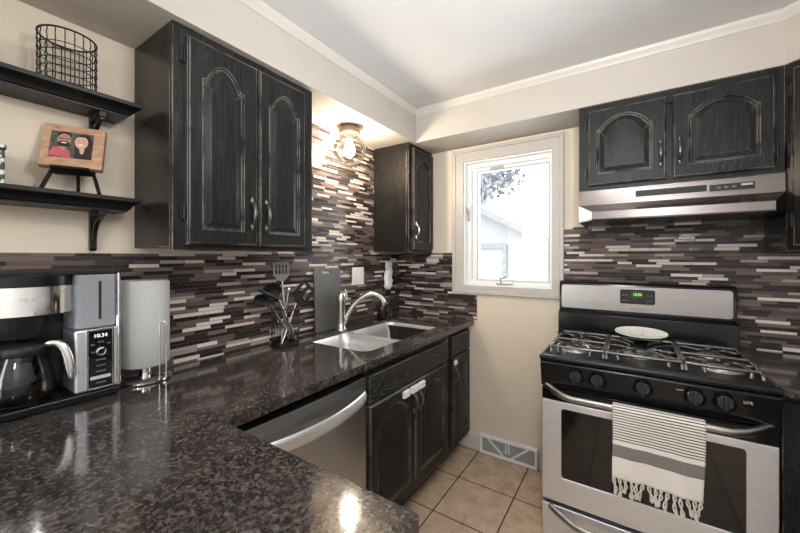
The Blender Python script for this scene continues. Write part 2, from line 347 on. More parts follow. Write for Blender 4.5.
class B:
    def __init__(s): s.v = []; s.f = []; s.mi = []; s.cur = 0; s.uv = None
    def add(s, vs, fs):
        b = len(s.v); s.v += [Vector(p) for p in vs]
        for f in fs: s.f.append([b + i for i in f]); s.mi.append(s.cur)
        return s
    def box(s, x0, x1, y0, y1, z0, z1):
        return s.add([(x, y, z) for x in (x0, x1) for y in (y0, y1) for z in (z0, z1)],
                     [(0, 1, 3, 2), (4, 6, 7, 5), (0, 4, 5, 1), (2, 3, 7, 6), (0, 2, 6, 4), (1, 5, 7, 3)])
    def prism(s, pts, axis, a, b):
        n = len(pts)
        def P(p, w): return {'x': (w, p[0], p[1]), 'y': (p[0], w, p[1]), 'z': (p[0], p[1], w)}[axis]
        vs = [P(p, a) for p in pts] + [P(p, b) for p in pts]
        fs = [tuple(range(n)), tuple(range(2 * n - 1, n - 1, -1))] + [(i, (i + 1) % n, n + (i + 1) % n, n + i) for i in range(n)]
        return s.add(vs, fs)
    def lathe(s, prof, c=(0, 0, 0), n=28, axis='z', sx=1, sy=1):
        c = Vector(c); vs = []; fs = []; m = len(prof)
        for r, h in prof:
            for i in range(n):
                t = 2 * PI * i / n; a, b = r * math.cos(t) * sx, r * math.sin(t) * sy
                vs.append(c + Vector({'z': (a, b, h), 'x': (h, a, b), 'y': (a, h, b)}[axis]))
        for j in range(m - 1):
            for i in range(n):
                k = (i + 1) % n; fs.append((j * n + i, j * n + k, (j + 1) * n + k, (j + 1) * n + i))
        if prof[0][0] > 1e-6: fs.append(tuple(range(n - 1, -1, -1)))
        if prof[-1][0] > 1e-6: fs.append(tuple((m - 1) * n + i for i in range(n)))
        return s.add(vs, fs)
    def shell(s, prof, c=(0, 0, 0), n=28):      # lathe without end caps
        k = len(s.f); s.lathe(prof, c, n)
        drop = [i for i in range(k, len(s.f)) if len(s.f[i]) > 4]
        for i in reversed(drop): s.f.pop(i); s.mi.pop(i)
        return s
    def tube(s, path, r, n=8, closed=False, flat=1.0, up=None):
        P = [Vector(p) for p in path]; m = len(P)
        R = r if isinstance(r, (list, tuple)) else [r] * m
        T = []
        for i in range(m):
            a = P[(i - 1) % m] if (closed or i > 0) else P[i]; b = P[(i + 1) % m] if (closed or i < m - 1) else P[i]
            T.append((b - a).normalized())
        u = Vector(up) if up else (Vector((0, 0, 1)) if abs(T[0].z) < 0.9 else Vector((1, 0, 0)))
        u = (u - T[0] * u.dot(T[0])).normalized(); vs = []; fs = []
        for i in range(m):
            u = (u - T[i] * u.dot(T[i])).normalized(); w = T[i].cross(u)
            for j in range(n):
                t = 2 * PI * j / n; vs.append(P[i] + u * (R[i] * math.cos(t)) + w * (R[i] * flat * math.sin(t)))
        for i in range(m if closed else m - 1):
            q = (i + 1) % m
            for j in range(n):
                k = (j + 1) % n; fs.append((i * n + j, i * n + k, q * n + k, q * n + j))
        if not closed: fs += [tuple(range(n - 1, -1, -1)), tuple((m - 1) * n + j for j in range(n))]
        return s.add(vs, fs)
    def ring(s, c, r, tr, n=28, axis='z', k=6):
        pts = []
        for i in range(n):
            t = 2 * PI * i / n; a, b = r * math.cos(t), r * math.sin(t)
            pts.append(Vector(c) + Vector({'z': (a, b, 0), 'x': (0, a, b), 'y': (a, 0, b)}[axis]))
        return s.tube(pts, tr, k, True, up={'z': (0, 0, 1), 'x': (1, 0, 0), 'y': (0, 1, 0)}[axis])
    def sphere(s, c, r, n=16, sx=1, sy=1, sz=1):
        m = n // 2
        prof = [(r * math.sin(PI * j / m) if 0 < j < m else 1e-7, -r * math.cos(PI * j / m) * sz) for j in range(m + 1)]
        return s.lathe(prof, c, n, sx=sx, sy=sy)
    def plate(s, outer, holes, axis, a, b):     # flat plate with holes
        if len(outer) == 4 and len(holes) == 1 and len(holes[0]) % 4 == 0: return s.frame4(outer, holes[0], axis, a, b)
        loops = [outer] + holes; flat = [p for l in loops for p in l]
        tri = tessellate_polygon([[Vector((p[0], p[1], 0)) for p in l] for l in loops]); n = len(flat)
        def P(p, w): return {'x': (w, p[0], p[1]), 'y': (p[0], w, p[1]), 'z': (p[0], p[1], w)}[axis]
        vs = [P(p, a) for p in flat] + [P(p, b) for p in flat]
        fs = [tuple(t) for t in tri] + [tuple(n + i for i in reversed(t)) for t in tri]
        o = 0
        for l in loops:
            k = len(l)
            for i in range(k):
                j = (i + 1) % k; fs.append((o + i, o + j, n + o + j, n + o + i))
            o += k
        return s.add(vs, fs)
    def frame4(s, outer, hole, axis, a, b):     # four-cornered frame, corners BL BR TR TL
        m = len(hole) // 4
        arcs = [[hole[0]], [hole[1]], [hole[2]], [hole[3]]] if m == 1 else [hole[3 * m:], hole[:m], hole[m:2 * m], hole[2 * m:3 * m]]
        def P(p, w): return {'x': (w, p[0], p[1]), 'y': (p[0], w, p[1]), 'z': (p[0], p[1], w)}[axis]
        flat = list(outer); idx = []
        for ar in arcs: idx.append(list(range(len(flat), len(flat) + len(ar)))); flat += ar
        n = len(flat); top = []
        for c in range(4):
            for i in range(len(idx[c]) - 1): top.append((c, idx[c][i], idx[c][i + 1]))
            d = (c + 1) % 4; top.append((c, d, idx[d][0], idx[c][-1]))
        loop = [i for ar in idx for i in ar]; fs = top + [tuple(n + i for i in reversed(t)) for t in top]
        for L in ([0, 1, 2, 3], loop):
            for i in range(len(L)): j = (i + 1) % len(L); fs.append((L[i], L[j], n + L[j], n + L[i]))
        return s.add([P(p, a) for p in flat] + [P(p, b) for p in flat], fs)
    def xform(s, mat, start=0):
        for i in range(start, len(s.v)): s.v[i] = mat @ s.v[i]
        return s
    def build(s, name, mats, parent=None, bevel=0, seg=2, smooth=35, solid=0, sub=0):
        me = bpy.data.meshes.new(name); org = ORG.get(parent.name, Vector()) if parent else Vector()
        me.from_pydata([v - org for v in s.v], [], s.f)
        if not isinstance(mats, (list, tuple)): mats = [mats]
        for m in mats: me.materials.append(m)
        me.polygons.foreach_set('material_index', s.mi)
        if s.uv:
            ul = me.uv_layers.new(name='UVMap')
            for lp in me.loops: ul.data[lp.index].uv = s.uv[lp.vertex_index]
        bm = bmesh.new(); bm.from_mesh(me); bmesh.ops.recalc_face_normals(bm, faces=bm.faces[:]); bm.to_mesh(me); bm.free()
        if smooth:
            me.polygons.foreach_set('use_smooth', [True] * len(me.polygons)); me.set_sharp_from_angle(angle=math.radians(smooth))
        o = bpy.data.objects.new(name, me); COL.objects.link(o)
        if parent: o.parent = parent
        ORG[o.name] = org
        if solid:
            md = o.modifiers.new('thickness', 'SOLIDIFY'); md.thickness = solid; md.offset = 0
        if bevel:
            md = o.modifiers.new('bevel', 'BEVEL'); md.width = bevel; md.segments = seg; md.limit_method = 'ANGLE'; md.angle_limit = math.radians(40)
            md.harden_normals = bool(smooth)
        if sub:
            md = o.modifiers.new('smooth', 'SUBSURF'); md.levels = sub; md.render_levels = sub
        return o

def struct(o, label=None):
    o['kind'] = 'structure'
    if label: o['label'] = label
    return o
def rrect(x0, x1, y0, y1, r, n=6):
    pts = []
    for cx, cy, a in ((x1 - r, y0 + r, -PI / 2), (x1 - r, y1 - r, 0), (x0 + r, y1 - r, PI / 2), (x0 + r, y0 + r, PI)):
        for i in range(n + 1):
            t = a + PI / 2 * i / n; pts.append((cx + r * math.cos(t), cy + r * math.sin(t)))
    return pts
def text(name, s, size, loc, facing, mat, parent, depth=0.0006, align='CENTER', sx=1.0):
    c = bpy.data.curves.new(name, 'FONT'); c.body = s; c.size = size; c.align_x = align; c.align_y = 'CENTER'; c.extrude = depth
    c.materials.append(mat)
    tmp = bpy.data.objects.new(name + '_curve', c); me = bpy.data.meshes.new_from_object(tmp); bpy.data.objects.remove(tmp)
    o = bpy.data.objects.new(name, me); COL.objects.link(o); o.parent = parent
    o.location = Vector(loc) - ORG[parent.name]
    o.rotation_euler = {'-y': (PI / 2, 0, 0), '+x': (PI / 2, 0, PI / 2)}[facing]; o.scale = (sx, 1, 1)
    ORG[o.name] = ORG[parent.name]; return o
def copy_tree(o, parent=None):
    c = o.copy(); COL.objects.link(c); c.parent = parent
    for ch in list(o.children): copy_tree(ch, c)
    return c

# mapping of a cabinet front: u along the wall, v up, w out of the front
def mapL(x, y0):  return lambda u, v, w: Vector((x + w, y0 + u, v))            # left wall, facing +x
def mapB(y, x0):  return lambda u, v, w: Vector((x0 + u, y - w, v))            # back wall, facing -y
def mapD(p, d):                                                              # any facing: p origin, d along
    d = Vector(d).normalized(); nrm = Vector((d.y, -d.x, 0))
    return lambda u, v, w: Vector((p[0], p[1], 0)) + d * u + nrm * w + Vector((0, 0, v))

def panel_door(mp, w, z0, z1, ml, mr, mb, shoulder, peak, th=0.02, flat_sh=0.10):
    """door slab with an arched (cathedral) raised panel"""
    NT_, NS = 26, 5; b = B()
    def outline(d):
        x0, x1, y0, ys = ml + d, w - mr - d, z0 + mb + d, shoulder - d
        pts = [(x0 + (x1 - x0) * i / NT_, y0) for i in range(NT_)]
        pts += [(x1, y0 + (ys - y0) * i / NS) for i in range(NS)]
        for i in range(NT_):
            t = 1 - i / NT_; q = (t - flat_sh) / (1 - 2 * flat_sh)
            h = 0 if q <= 0 or q >= 1 else (peak - shoulder) * math.sin(PI * q) ** 0.72
            pts.append((x0 + (x1 - x0) * t, ys + h))
        pts += [(x0, ys + (y0 - ys) * i / NS) for i in range(NS)]
        return pts
    def rect(d):
        x0, x1, y0, ys = d, w - d, z0 + d, z1 - d
        pts = [(x0 + (x1 - x0) * i / NT_, y0) for i in range(NT_)]
        pts += [(x1, y0 + (ys - y0) * i / NS) for i in range(NS)]
        pts += [(x1 + (x0 - x1) * i / NT_, ys) for i in range(NT_)]
        pts += [(x0, ys + (y0 - ys) * i / NS) for i in range(NS)]
        return pts
    layers = [(rect(0), 0), (rect(0), th - 0.006), (rect(0.003), th - 0.003), (rect(0.006), th), (outline(0), th), (outline(0.003), th - 0.005),
              (outline(0.006), th - 0.008), (outline(0.011), th - 0.008), (outline(0.030), th - 0.0015), (outline(0.032), th - 0.001)]
    n = len(layers[0][0]); vs = []; fs = []
    for pts, ww in layers: vs += [mp(p[0], p[1], ww) for p in pts]
    for j in range(len(layers) - 1):
        for i in range(n):
            k = (i + 1) % n; fs.append((j * n + i, j * n + k, (j + 1) * n + k, (j + 1) * n + i))
    fs.append(tuple((len(layers) - 1) * n + i for i in range(n))); fs.append(tuple(range(n - 1, -1, -1)))
    return b.add(vs, fs)
def add_pull(mp, u, zc, parent, L=0.095, w0=0.02, mat=None):
    b = B(); pts = []; rr = []
    for i in range(13):
        t = i / 12; pts.append(mp(u, zc + (t - 0.5) * L, w0 + 0.002 + 0.026 * math.sin(PI * t) ** 0.6)); rr.append(0.0032 + 0.0045 * math.sin(PI * t))
    b.tube(pts, rr, 8)
    for s in (-1, 1):
        c = [mp(u, zc + s * (L / 2 + o), w0 + 0.003 + q) for o, q in ((-0.012, 0.002), (0.0, 0.002), (0.016, 0.0005))]
        b.tube(c, [0.004, 0.0085, 0.003], 8)
    return b.build('pull_handle', mat or M['pewter'], parent, smooth=60)
def add_hinge(mp, u, zc, parent, w0=0.002):
    b = B(); b.tube([mp(u, zc - 0.026, w0 + 0.006), mp(u, zc + 0.026, w0 + 0.006)], 0.0042, 8)
    b.add([mp(u + a, zc + q, w0 + e) for a in (-0.012, 0.004) for q in (-0.022, 0.022) for e in (0, 0.003)],
          [(0, 1, 3, 2), (4, 6, 7, 5), (0, 4, 5, 1), (2, 3, 7, 6), (0, 2, 6, 4), (1, 5, 7, 3)])
    return b.build('hinge', M['wire'], parent, smooth=50)

# ------------------------------------------------------------------ the room
ZC, ZS = 2.370, 2.149                 # ceiling and soffit underside
XR, YB = 2.72, -5.2                   # right wall and rear wall
struct(B().box(-0.12, XR + 0.12, YB - 0.12, 0.13, -0.1, 0).build('floor', M['floor'], smooth=0), 'tan square tile floor with dark grout')
struct(B().box(-0.12, XR + 0.12, YB - 0.12, 0.13, ZC, ZC + 0.1).build('ceiling', M['ceil'], smooth=0), 'plain white ceiling')
struct(B().box(-0.12, 0, YB - 0.12, 0.13, 0, ZC).build('wall_left', M['wall'], smooth=0), 'beige wall behind the shelves')
wb = B(); WX0, WX1, WZ0, WZ1 = 0.560, 1.160, 1.150, 2.045
wb.box(0, WX0, 0, 0.13, 0, ZC); wb.box(WX1, XR, 0, 0.13, 0, ZC); wb.box(WX0, WX1, 0, 0.13, 0, WZ0); wb.box(WX0, WX1, 0, 0.13, WZ1, ZC)
struct(wb.build('wall_back', M['wall'], smooth=0), 'beige wall around the window')
struct(B().box(XR, XR + 0.12, YB - 0.12, 0.13, 0, ZC).build('wall_right', M['wallN'], smooth=0), 'beige right wall')
struct(B().box(-0.12, XR + 0.12, YB - 0.12, YB, 0, ZC).build('wall_rear', M['wallN'], smooth=0), 'beige wall behind the camera')
SX, SY = 0.3325, -0.294
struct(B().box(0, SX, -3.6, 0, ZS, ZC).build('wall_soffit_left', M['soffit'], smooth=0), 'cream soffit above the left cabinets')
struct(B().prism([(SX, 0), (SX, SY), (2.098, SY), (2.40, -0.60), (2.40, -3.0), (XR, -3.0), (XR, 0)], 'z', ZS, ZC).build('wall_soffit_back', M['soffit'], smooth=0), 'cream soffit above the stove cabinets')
def crown(name, a, b, nrm):
    prof = [(0, 0), (0.004, 0), (0.006, 0.008), (0.016, 0.020), (0.022, 0.030), (0.024, 0.040), (0, 0.040)]
    a, b, nrm = Vector(a), Vector(b), Vector(nrm).normalized(); m = B(); n = len(prof)
    vs = [p + nrm * q[0] + Vector((0, 0, ZC - 0.040 + q[1])) for p in (a, b) for q in prof]
    m.add(vs, [tuple(range(n)), tuple(range(2 * n - 1, n - 1, -1))] + [(i, (i + 1) % n, n + (i + 1) % n, n + i) for i in range(n)])
    return struct(m.build(name, M['trim'], smooth=30), 'cream crown moulding')
crown('trim_1', (SX, -3.6, 0), (SX, SY + 0.0, 0), (1, 0, 0))
crown('trim_2', (SX, SY, 0), (2.106, SY, 0), (0, -1, 0))
crown('trim_3', (2.098, SY, 0), (2.40, -0.60, 0), (-1, -1, 0))
# baseboards
struct(B().prism([(0, 0), (-0.014, 0), (-0.014, 0.095), (-0.010, 0.105), (-0.006, 0.115), (0, 0.115)], 'x', 0.605, 0.692).build('baseboard_back', M['trim'], bevel=0.001), 'white baseboard in the corner')
struct(B().prism([(0, 0), (-0.014, 0), (-0.014, 0.095), (-0.010, 0.105), (-0.006, 0.115), (0, 0.115)], 'x', 1.082, 1.222).build('baseboard_back', M['trim'], bevel=0.001), 'white baseboard beside the stove')
# backsplash tile
struct(B().box(0, 0.006, -2.75, -1.204, 0.914, 1.374).box(0, 0.006, -1.204, -0.3395, 0.914, ZS).box(0, 0.006, -0.3395, 0, 0.914, 1.386)
       .build('wall_backsplash_left', M['tileL'], smooth=0), 'brown strip mosaic tile on the left wall')
struct(B().box(0.006, 0.487, -0.006, 0, 0.914, 1.390).box(0.487, 0.664, -0.006, 0, 0.914, 1.102).box(1.2255, XR, -0.006, 0, 0.80, 1.541)
       .build('wall_backsplash_back', M['tileB'], smooth=0), 'brown strip mosaic tile on the back wall')

# window
win = thing('window_1', None, None, (0.86, 0, 1.10)); struct(win, 'white crank window with snow light outside')
cs = B(); CX0, CX1, CZ0, CZ1 = 0.486, 1.224, 1.103, 2.128
cs.plate([(CX0, CZ0), (CX1, CZ0), (CX1, CZ1), (CX0, CZ1)], [[(0.566, 1.158), (1.158, 1.158), (1.158, 2.040), (0.566, 2.040)]], 'y', -0.016, 0)
cs.plate([(CX0 - 0.004, CZ0 - 0.004), (CX1 + 0.004, CZ0 - 0.004), (CX1 + 0.004, CZ1 + 0.004), (CX0 - 0.004, CZ1 + 0.004)],
         [[(0.508, 1.124), (1.202, 1.124), (1.202, 2.107), (0.508, 2.107)]], 'y', -0.024, -0.0002)
cs.build('casing', M['casing'], win, bevel=0.004)
jb = B(); jb.plate([(0.560, 1.150), (1.160, 1.150), (1.160, 2.045), (0.560, 2.045)], [[(0.575, 1.166), (1.150, 1.166), (1.150, 2.030), (0.575, 2.030)]], 'y', -0.004, 0.125)
jb.build('jamb', M['vinyl'], win)
fr = B(); fr.plate([(0.575, 1.166), (1.150, 1.166), (1.150, 2.030), (0.575, 2.030)], [[(0.610, 1.188), (1.138, 1.188), (1.138, 1.998), (0.610, 1.998)]], 'y', 0.030, 0.075)
fr.build('frame', M['vinyl'], win, bevel=0.003)
sa = B(); sa.plate([(0.610, 1.188), (1.138, 1.188), (1.138, 1.998), (0.610, 1.998)], [[(0.655, 1.203), (1.128, 1.203), (1.128, 1.968), (0.655, 1.968)]], 'y', 0.045, 0.085)
sash = sa.build('sash', M['vinyl'], win, bevel=0.004)
B().box(0.653, 1.130, 0.062, 0.066, 1.201, 1.970).build('pane', M['pane'], sash, smooth=0)
gk = B(); gk.plate([(0.648, 1.196), (1.135, 1.196), (1.135, 1.975), (0.648, 1.975)], [[(0.656, 1.204), (1.127, 1.204), (1.127, 1.967), (0.656, 1.967)]], 'y', 0.0425, 0.046)
gk.build('gasket', M['louver'], sash)
cr = B(); cr.box(0.80, 0.905, 0.000, 0.036, 1.166, 1.186); cr.tube([(0.835, 0.012, 1.186), (0.828, 0.008, 1.205), (0.832, -0.002, 1.214), (0.852, -0.006, 1.218), (0.868, -0.008, 1.222)], 0.006, 8)
cr.tube([(0.868, -0.008, 1.222), (0.870, -0.010, 1.240)], [0.006, 0.008], 8); cr.tube([(0.82, -0.004, 1.178), (0.90, -0.004, 1.178)], 0.007, 8)
tag(cr.build('crank', M['nickel'], win, bevel=0.002), 'grey metal window crank')
lk = B(); lk.box(0.588, 0.600, 0.016, 0.032, 1.62, 1.72); lk.tube([(0.594, 0.014, 1.67), (0.596, 0.004, 1.70), (0.596, 0.000, 1.735)], [0.006, 0.006, 0.004], 8)
lk.build('lock_lever', M['nickel'], win, bevel=0.002)
B().box(0.745, 0.84, 0.040, 0.045, 1.976, 1.994).build('sash_tag', M['louver'], win, bevel=0.001)

# outside
struct(B().box(-14, 16, 0.6, 24, -0.7, -0.5).build('ground', M['snow'], smooth=0), 'snowy ground outside')
ho = thing('house', 'white snow covered neighbour house outside the window', 'house', (-2.2, 9, -0.5))
B().prism([(-7.2, -0.5), (1.0, -0.5), (1.0, 1.05), (-3.1, 3.15), (-7.2, 1.05)], 'y', 7.4, 13).build('wall', M['siding'], ho, smooth=0)
B().prism([(-7.6, 0.86), (-3.1, 3.18), (1.4, 0.86), (1.4, 1.04), (-3.1, 3.36), (-7.6, 1.04)], 'y', 7.0, 13.4).build('roof', M['roofs'], ho, smooth=0)
dp = B(); dp.tube([(-0.42, 7.33, 1.7), (-0.42, 7.33, -0.45)], 0.06, 8); dp.build('downspout', M['roofs'], ho)
hw = B(); hw.plate([(-2.3, 0.4), (-1.3, 0.4), (-1.3, 1.7), (-2.3, 1.7)], [[(-2.2, 0.5), (-1.4, 0.5), (-1.4, 1.6), (-2.2, 1.6)]], 'y', 7.34, 7.42)
hw.build('window', M['roofs'], ho, smooth=0)
tr = thing('tree', 'pale grey tree behind the neighbour house outside the window', 'tree', (-4.8, 15, -0.5))
tb = B(); tb.tube([(-4.8, 15, -0.5), (-4.7, 15, 3), (-4.8, 15, 6)], [0.3, 0.22, 0.1], 8)
rng = random.Random(3)
for i in range(16):
    a = rng.uniform(0, 2 * PI); z0 = rng.uniform(2.5, 5.5); L = rng.uniform(1.0, 2.2)
    tb.tube([(-4.75, 15, z0), (-4.75 + L * 0.5 * math.cos(a), 15 + L * 0.5 * math.sin(a), z0 + 0.7), (-4.75 + L * math.cos(a), 15 + L * math.sin(a), z0 + 1.6)], [0.09, 0.06, 0.02], 6)
tb.build('trunk', M['glare_grey'], tr)
fo = B()
for i in range(1300):
    a = rng.uniform(0, 2 * PI); e = math.acos(rng.uniform(-1, 1)); q = 2.2 * rng.random() ** 0.4
    c = Vector((-4.75 + q * math.sin(e) * math.cos(a), 15 + q * math.sin(e) * math.sin(a), 5.9 + 0.8 * q * math.cos(e)))
    d = Vector((rng.uniform(-1, 1), rng.uniform(-1, 1), rng.uniform(-0.6, 1))).normalized() * rng.uniform(0.14, 0.34)
    s = d.cross(Vector((rng.random(), rng.random(), rng.random()))).normalized() * 0.11
    fo.add([c - s, c + s, c + d + s * 0.6, c + d - s * 0.6], [(0, 1, 2, 3)])
fo.build('foliage', M['glare_grey'], tr, smooth=0)

# ------------------------------------------------------------------ countertops
CT0, CT1 = 0.882, 0.914
XF = 0.642                            # front edge of the sink counter
SK = (0.130, 0.540, -1.085, -0.325)   # sink cut-out
ctr = tag(B().plate([(0.007, -2.72), (1.266, -2.72)] + [(1.266 - 0.012 + 0.012 * math.cos(t), -1.828 - 0.012 + 0.012 * math.sin(t)) for t in (0, 0.4, 0.8, 1.2, PI / 2)] +
                    [(XF, -1.828), (XF, -0.0065), (0.007, -0.0065)], [rrect(*SK, 0.055)], 'z', CT0, CT1).build('countertop', M['granite'], bevel=0.005, seg=3),
          'polished brown black granite worktop running from the sink into the peninsula', 'countertop')
tag(B().plate([(1.994, -0.0065), (1.994, -0.645), (2.075, -0.645), (2.075, -1.60), (XR, -1.60), (XR, -0.0065)], [], 'z', CT0, CT1).build('countertop', M['granite'], bevel=0.005, seg=3),
    'dark granite worktop in the corner right of the stove', 'countertop')

# ------------------------------------------------------------------ upper cabinets
def upper_left():
    y0, y1 = -1.810, -1.2035
    t = thing('upper_cabinet', 'large two-door black wall cabinet left of the globe light', 'cabinet', (0.15, -1.5, 1.383))
    B().box(0.001, 0.286, y0, y1, 1.395, ZS - 0.001).build('carcass', M['side'], t, bevel=0.001)
    f = B(); f.plate([(y0, 1.383), (y1, 1.383), (y1, ZS - 0.001), (y0, ZS - 0.001)],
                     [[(y0 + 0.05, 1.42), (y1 - 0.05, 1.42), (y1 - 0.05, 2.10), (y0 + 0.05, 2.10)]], 'x', 0.286, 0.305)
    f.build('face_frame', M['cab'], t, bevel=0.002)
    for (a, b, ml, mr) in ((-1.770, -1.5055, 0.048, 0.060), (-1.4985, -1.262, 0.046, 0.034)):
        mp = mapL(0.306, a)
        d = panel_door(mp, b - a, 1.404, 2.114, ml, mr, 0.054, 1.985, 2.052).build('door', M['cab'], t, smooth=12)
        left = a < -1.6
        add_pull(mp, (b - a) - 0.030 if left else 0.026, 1.530, d, 0.10)
        for z in (1.515, 2.045): add_hinge(mp, -0.006 if left else (b - a) + 0.008, z, d)
upper_left()
def upper_narrow():
    y0, y1 = -0.340, -0.002
    t = thing('upper_cabinet', 'narrow one-door black wall cabinet in the corner beside the window', 'cabinet', (0.15, -0.17, 1.386))
    B().box(0.001, 0.286, y0, y1, 1.396, ZS - 0.001).build('carcass', M['side'], t, bevel=0.001)
    B().plate([(y0, 1.386), (y1, 1.386), (y1, ZS - 0.001), (y0, ZS - 0.001)], [[(y0 + 0.05, 1.42), (y1 - 0.05, 1.42), (y1 - 0.05, 2.10), (y0 + 0.05, 2.10)]], 'x', 0.286, 0.305).build('face_frame', M['side'], t, bevel=0.002)
    mp = mapL(0.306, -0.305)
    d = panel_door(mp, 0.285, 1.415, 2.118, 0.045, 0.045, 0.05, 2.0, 2.045).build('door', M['cab'], t, smooth=12)
    add_pull(mp, 0.022, 1.545, d, 0.09, mat=M['nickel']); add_hinge(mp, 0.293, 1.52, d); add_hinge(mp, 0.293, 2.03, d)
upper_narrow()
def upper_stove():
    x0, x1, yf = 1.340, 2.098, -0.290
    t = thing('upper_cabinet', 'short two-door black wall cabinet above the range hood', 'cabinet', (1.72, -0.15, 1.706))
    B().box(x0, x1, yf + 0.019, -0.001, 1.706, ZS - 0.001).build('carcass', M['side'], t, bevel=0.001)
    B().plate([(x0, 1.706), (x1, 1.706), (x1, ZS - 0.001), (x0, ZS - 0.001)], [[(x0 + 0.06, 1.75), (x1 - 0.06, 1.75), (x1 - 0.06, 2.09), (x0 + 0.06, 2.09)]], 'y', yf, yf + 0.019).build('face_frame', M['cab'], t, bevel=0.002)
    for a, b, ml, mr, pk in ((1.385, 1.709, 0.041, 0.055, 2.074), (1.733, 2.066, 0.056, 0.046, 2.064)):
        mp = mapB(yf - 0.001, a)
        d = panel_door(mp, b - a, 1.728, 2.114, ml, mr, 0.056, 2.008, pk, flat_sh=0.05).build('door', M['cab'], t, smooth=12)
        left = a < 1.5
        add_pull(mp, (b - a) - 0.022 if left else 0.024, 1.850, d, 0.10)
        for z in (1.795, 2.05): add_hinge(mp, -0.008 if left else (b - a) + 0.008, z, d)
upper_stove()
def upper_corner():
    t = thing('upper_cabinet', 'diagonal corner wall cabinet at the right edge beside the hood', 'cabinet', (2.4, -0.3, 1.385))
    p0 = (2.101, -0.290); d45 = Vector((1, -1.04, 0)).normalized(); p1 = (p0[0] + d45.x * 0.42, p0[1] + d45.y * 0.42)
    B().prism([(2.101, -0.0065), p0, p1, (XR - 0.001, p1[1]), (XR - 0.001, -0.0065)], 'z', 1.385, ZS - 0.001).build('carcass', M['side'], t, bevel=0.002)
    mp = mapD((p0[0], p0[1]), d45)
    d = panel_door(lambda u, v, w: mp(u + 0.03, v, w + 0.001), 0.36, 1.405, 2.118, 0.05, 0.05, 0.05, 1.99, 2.05).build('door', M['side'], t, smooth=12)
    for z in (1.51, 1.80, 2.04): add_hinge(lambda u, v, w: mp(u + 0.022, v, w), 0.0, z, d)
    add_pull(lambda u, v, w: mp(u + 0.03, v, w), 0.335, 1.53, d)
upper_corner()

# ------------------------------------------------------------------ range hood
hd = thing('range_hood', 'slim stainless steel range hood under the short cabinet', 'range hood', (1.72, -0.2, 1.54))
h = B(); X0, X1 = 1.341, 2.097
A = [(X0, -0.296, 1.704), (X1, -0.296, 1.704), (X1, -0.296, 1.630), (X0, -0.296, 1.630)]
L = [(1.414, -0.450, 1.577), (2.032, -0.450, 1.577), (2.032, -0.450, 1.541), (1.414, -0.450, 1.541)]
h.add(A + L + [(X0, -0.007, 1.704), (X1, -0.007, 1.704), (X0, -0.007, 1.545), (X1, -0.007, 1.545), (X0, -0.296, 1.545), (X1, -0.296, 1.545)],
      [(0, 1, 2, 3), (3, 2, 5, 4), (4, 5, 6, 7), (3, 4, 7, 12), (2, 13, 6, 5), (0, 3, 12, 10, 8), (1, 9, 11, 13, 2), (0, 8, 9, 1), (8, 10, 11, 9)])
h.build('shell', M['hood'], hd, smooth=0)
u = B(); u.add([(1.414, -0.450, 1.540), (2.032, -0.450, 1.540), (X1, -0.296, 1.544), (X1, -0.008, 1.544), (X0, -0.008, 1.544), (X0, -0.296, 1.544)], [(0, 1, 2, 3, 4, 5)])
u.build('underside', M['blackp'], hd, smooth=0, solid=0.006)
g = B(); g.box(1.590, 1.853, -0.2985, -0.2955, 1.655, 1.684); gv = g.build('vent_grille', M['satin'], hd)
s = B()
for i in range(5): s.box(1.594, 1.849, -0.300, -0.2985, 1.6585 + i * 0.0052, 1.6605 + i * 0.0052)
s.build('slats', M['satin'], gv, smooth=0)
B().plate([(1.857, 1.647), (2.012, 1.647), (2.012, 1.686), (1.857, 1.686)], [[(1.861, 1.651), (2.007, 1.651), (2.007, 1.681), (1.861, 1.681)]], 'y', -0.300, -0.2958).build('trim_ring', M['hood'], hd)
cp = B().box(1.861, 2.007, -0.2985, -0.2958, 1.651, 1.681).build('control_panel', M['blackp'], hd)
for x in (1.885, 1.910, 1.935): B().box(x, x + 0.015, -0.3005, -0.2985, 1.661, 1.672).build('switch', M['inkd'], cp, bevel=0.001)
B().box(1.965, 2.001, -0.2995, -0.2984, 1.669, 1.676).build('nameplate', M['ink'], cp)

# ------------------------------------------------------------------ base cabinets and dishwasher
def base_front(t, y0, y1, toe=True):
    B().box(0.02, 0.580, y0, y1, 0.10, CT0 - 0.0005).build('carcass', M['side'], t)
    B().box(0.06, 0.53, y0, y1, 0.0, 0.10).build('toe_kick', M['blackp'], t)
sk = thing('base_cabinet', 'black two-door cabinet with oak grain drawer front under the sink', 'cabinet', (0.3, -0.76, 0))
y0, y1 = -1.1725, -0.3415
c = B(); c.plate([(0.02, y0), (0.58, y0), (0.58, y1), (0.02, y1)], [rrect(0.112, 0.558, -1.10, -0.35, 0.055)], 'z', 0.60, CT0 - 0.0005); c.box(0.02, 0.580, y0, y1, 0.10, 0.60)
c.build('carcass', M['side'], sk)
B().box(0.06, 0.53, y0, y1, 0, 0.10).build('toe_kick', M['blackp'], sk)
B().plate([(y0, 0.10), (y1, 0.10), (y1, CT0 - 0.0005), (y0, CT0 - 0.0005)], [[(y0 + 0.05, 0.15), (y1 - 0.05, 0.15), (y1 - 0.05, 0.68), (y0 + 0.05, 0.68)]], 'x', 0.58, 0.60).build('face_frame', M['cab'], sk, bevel=0.002)
B().box(0.6005, 0.620, -1.160, -0.376, 0.716, 0.838).build('drawer_front', M['caby'], sk, bevel=0.004)
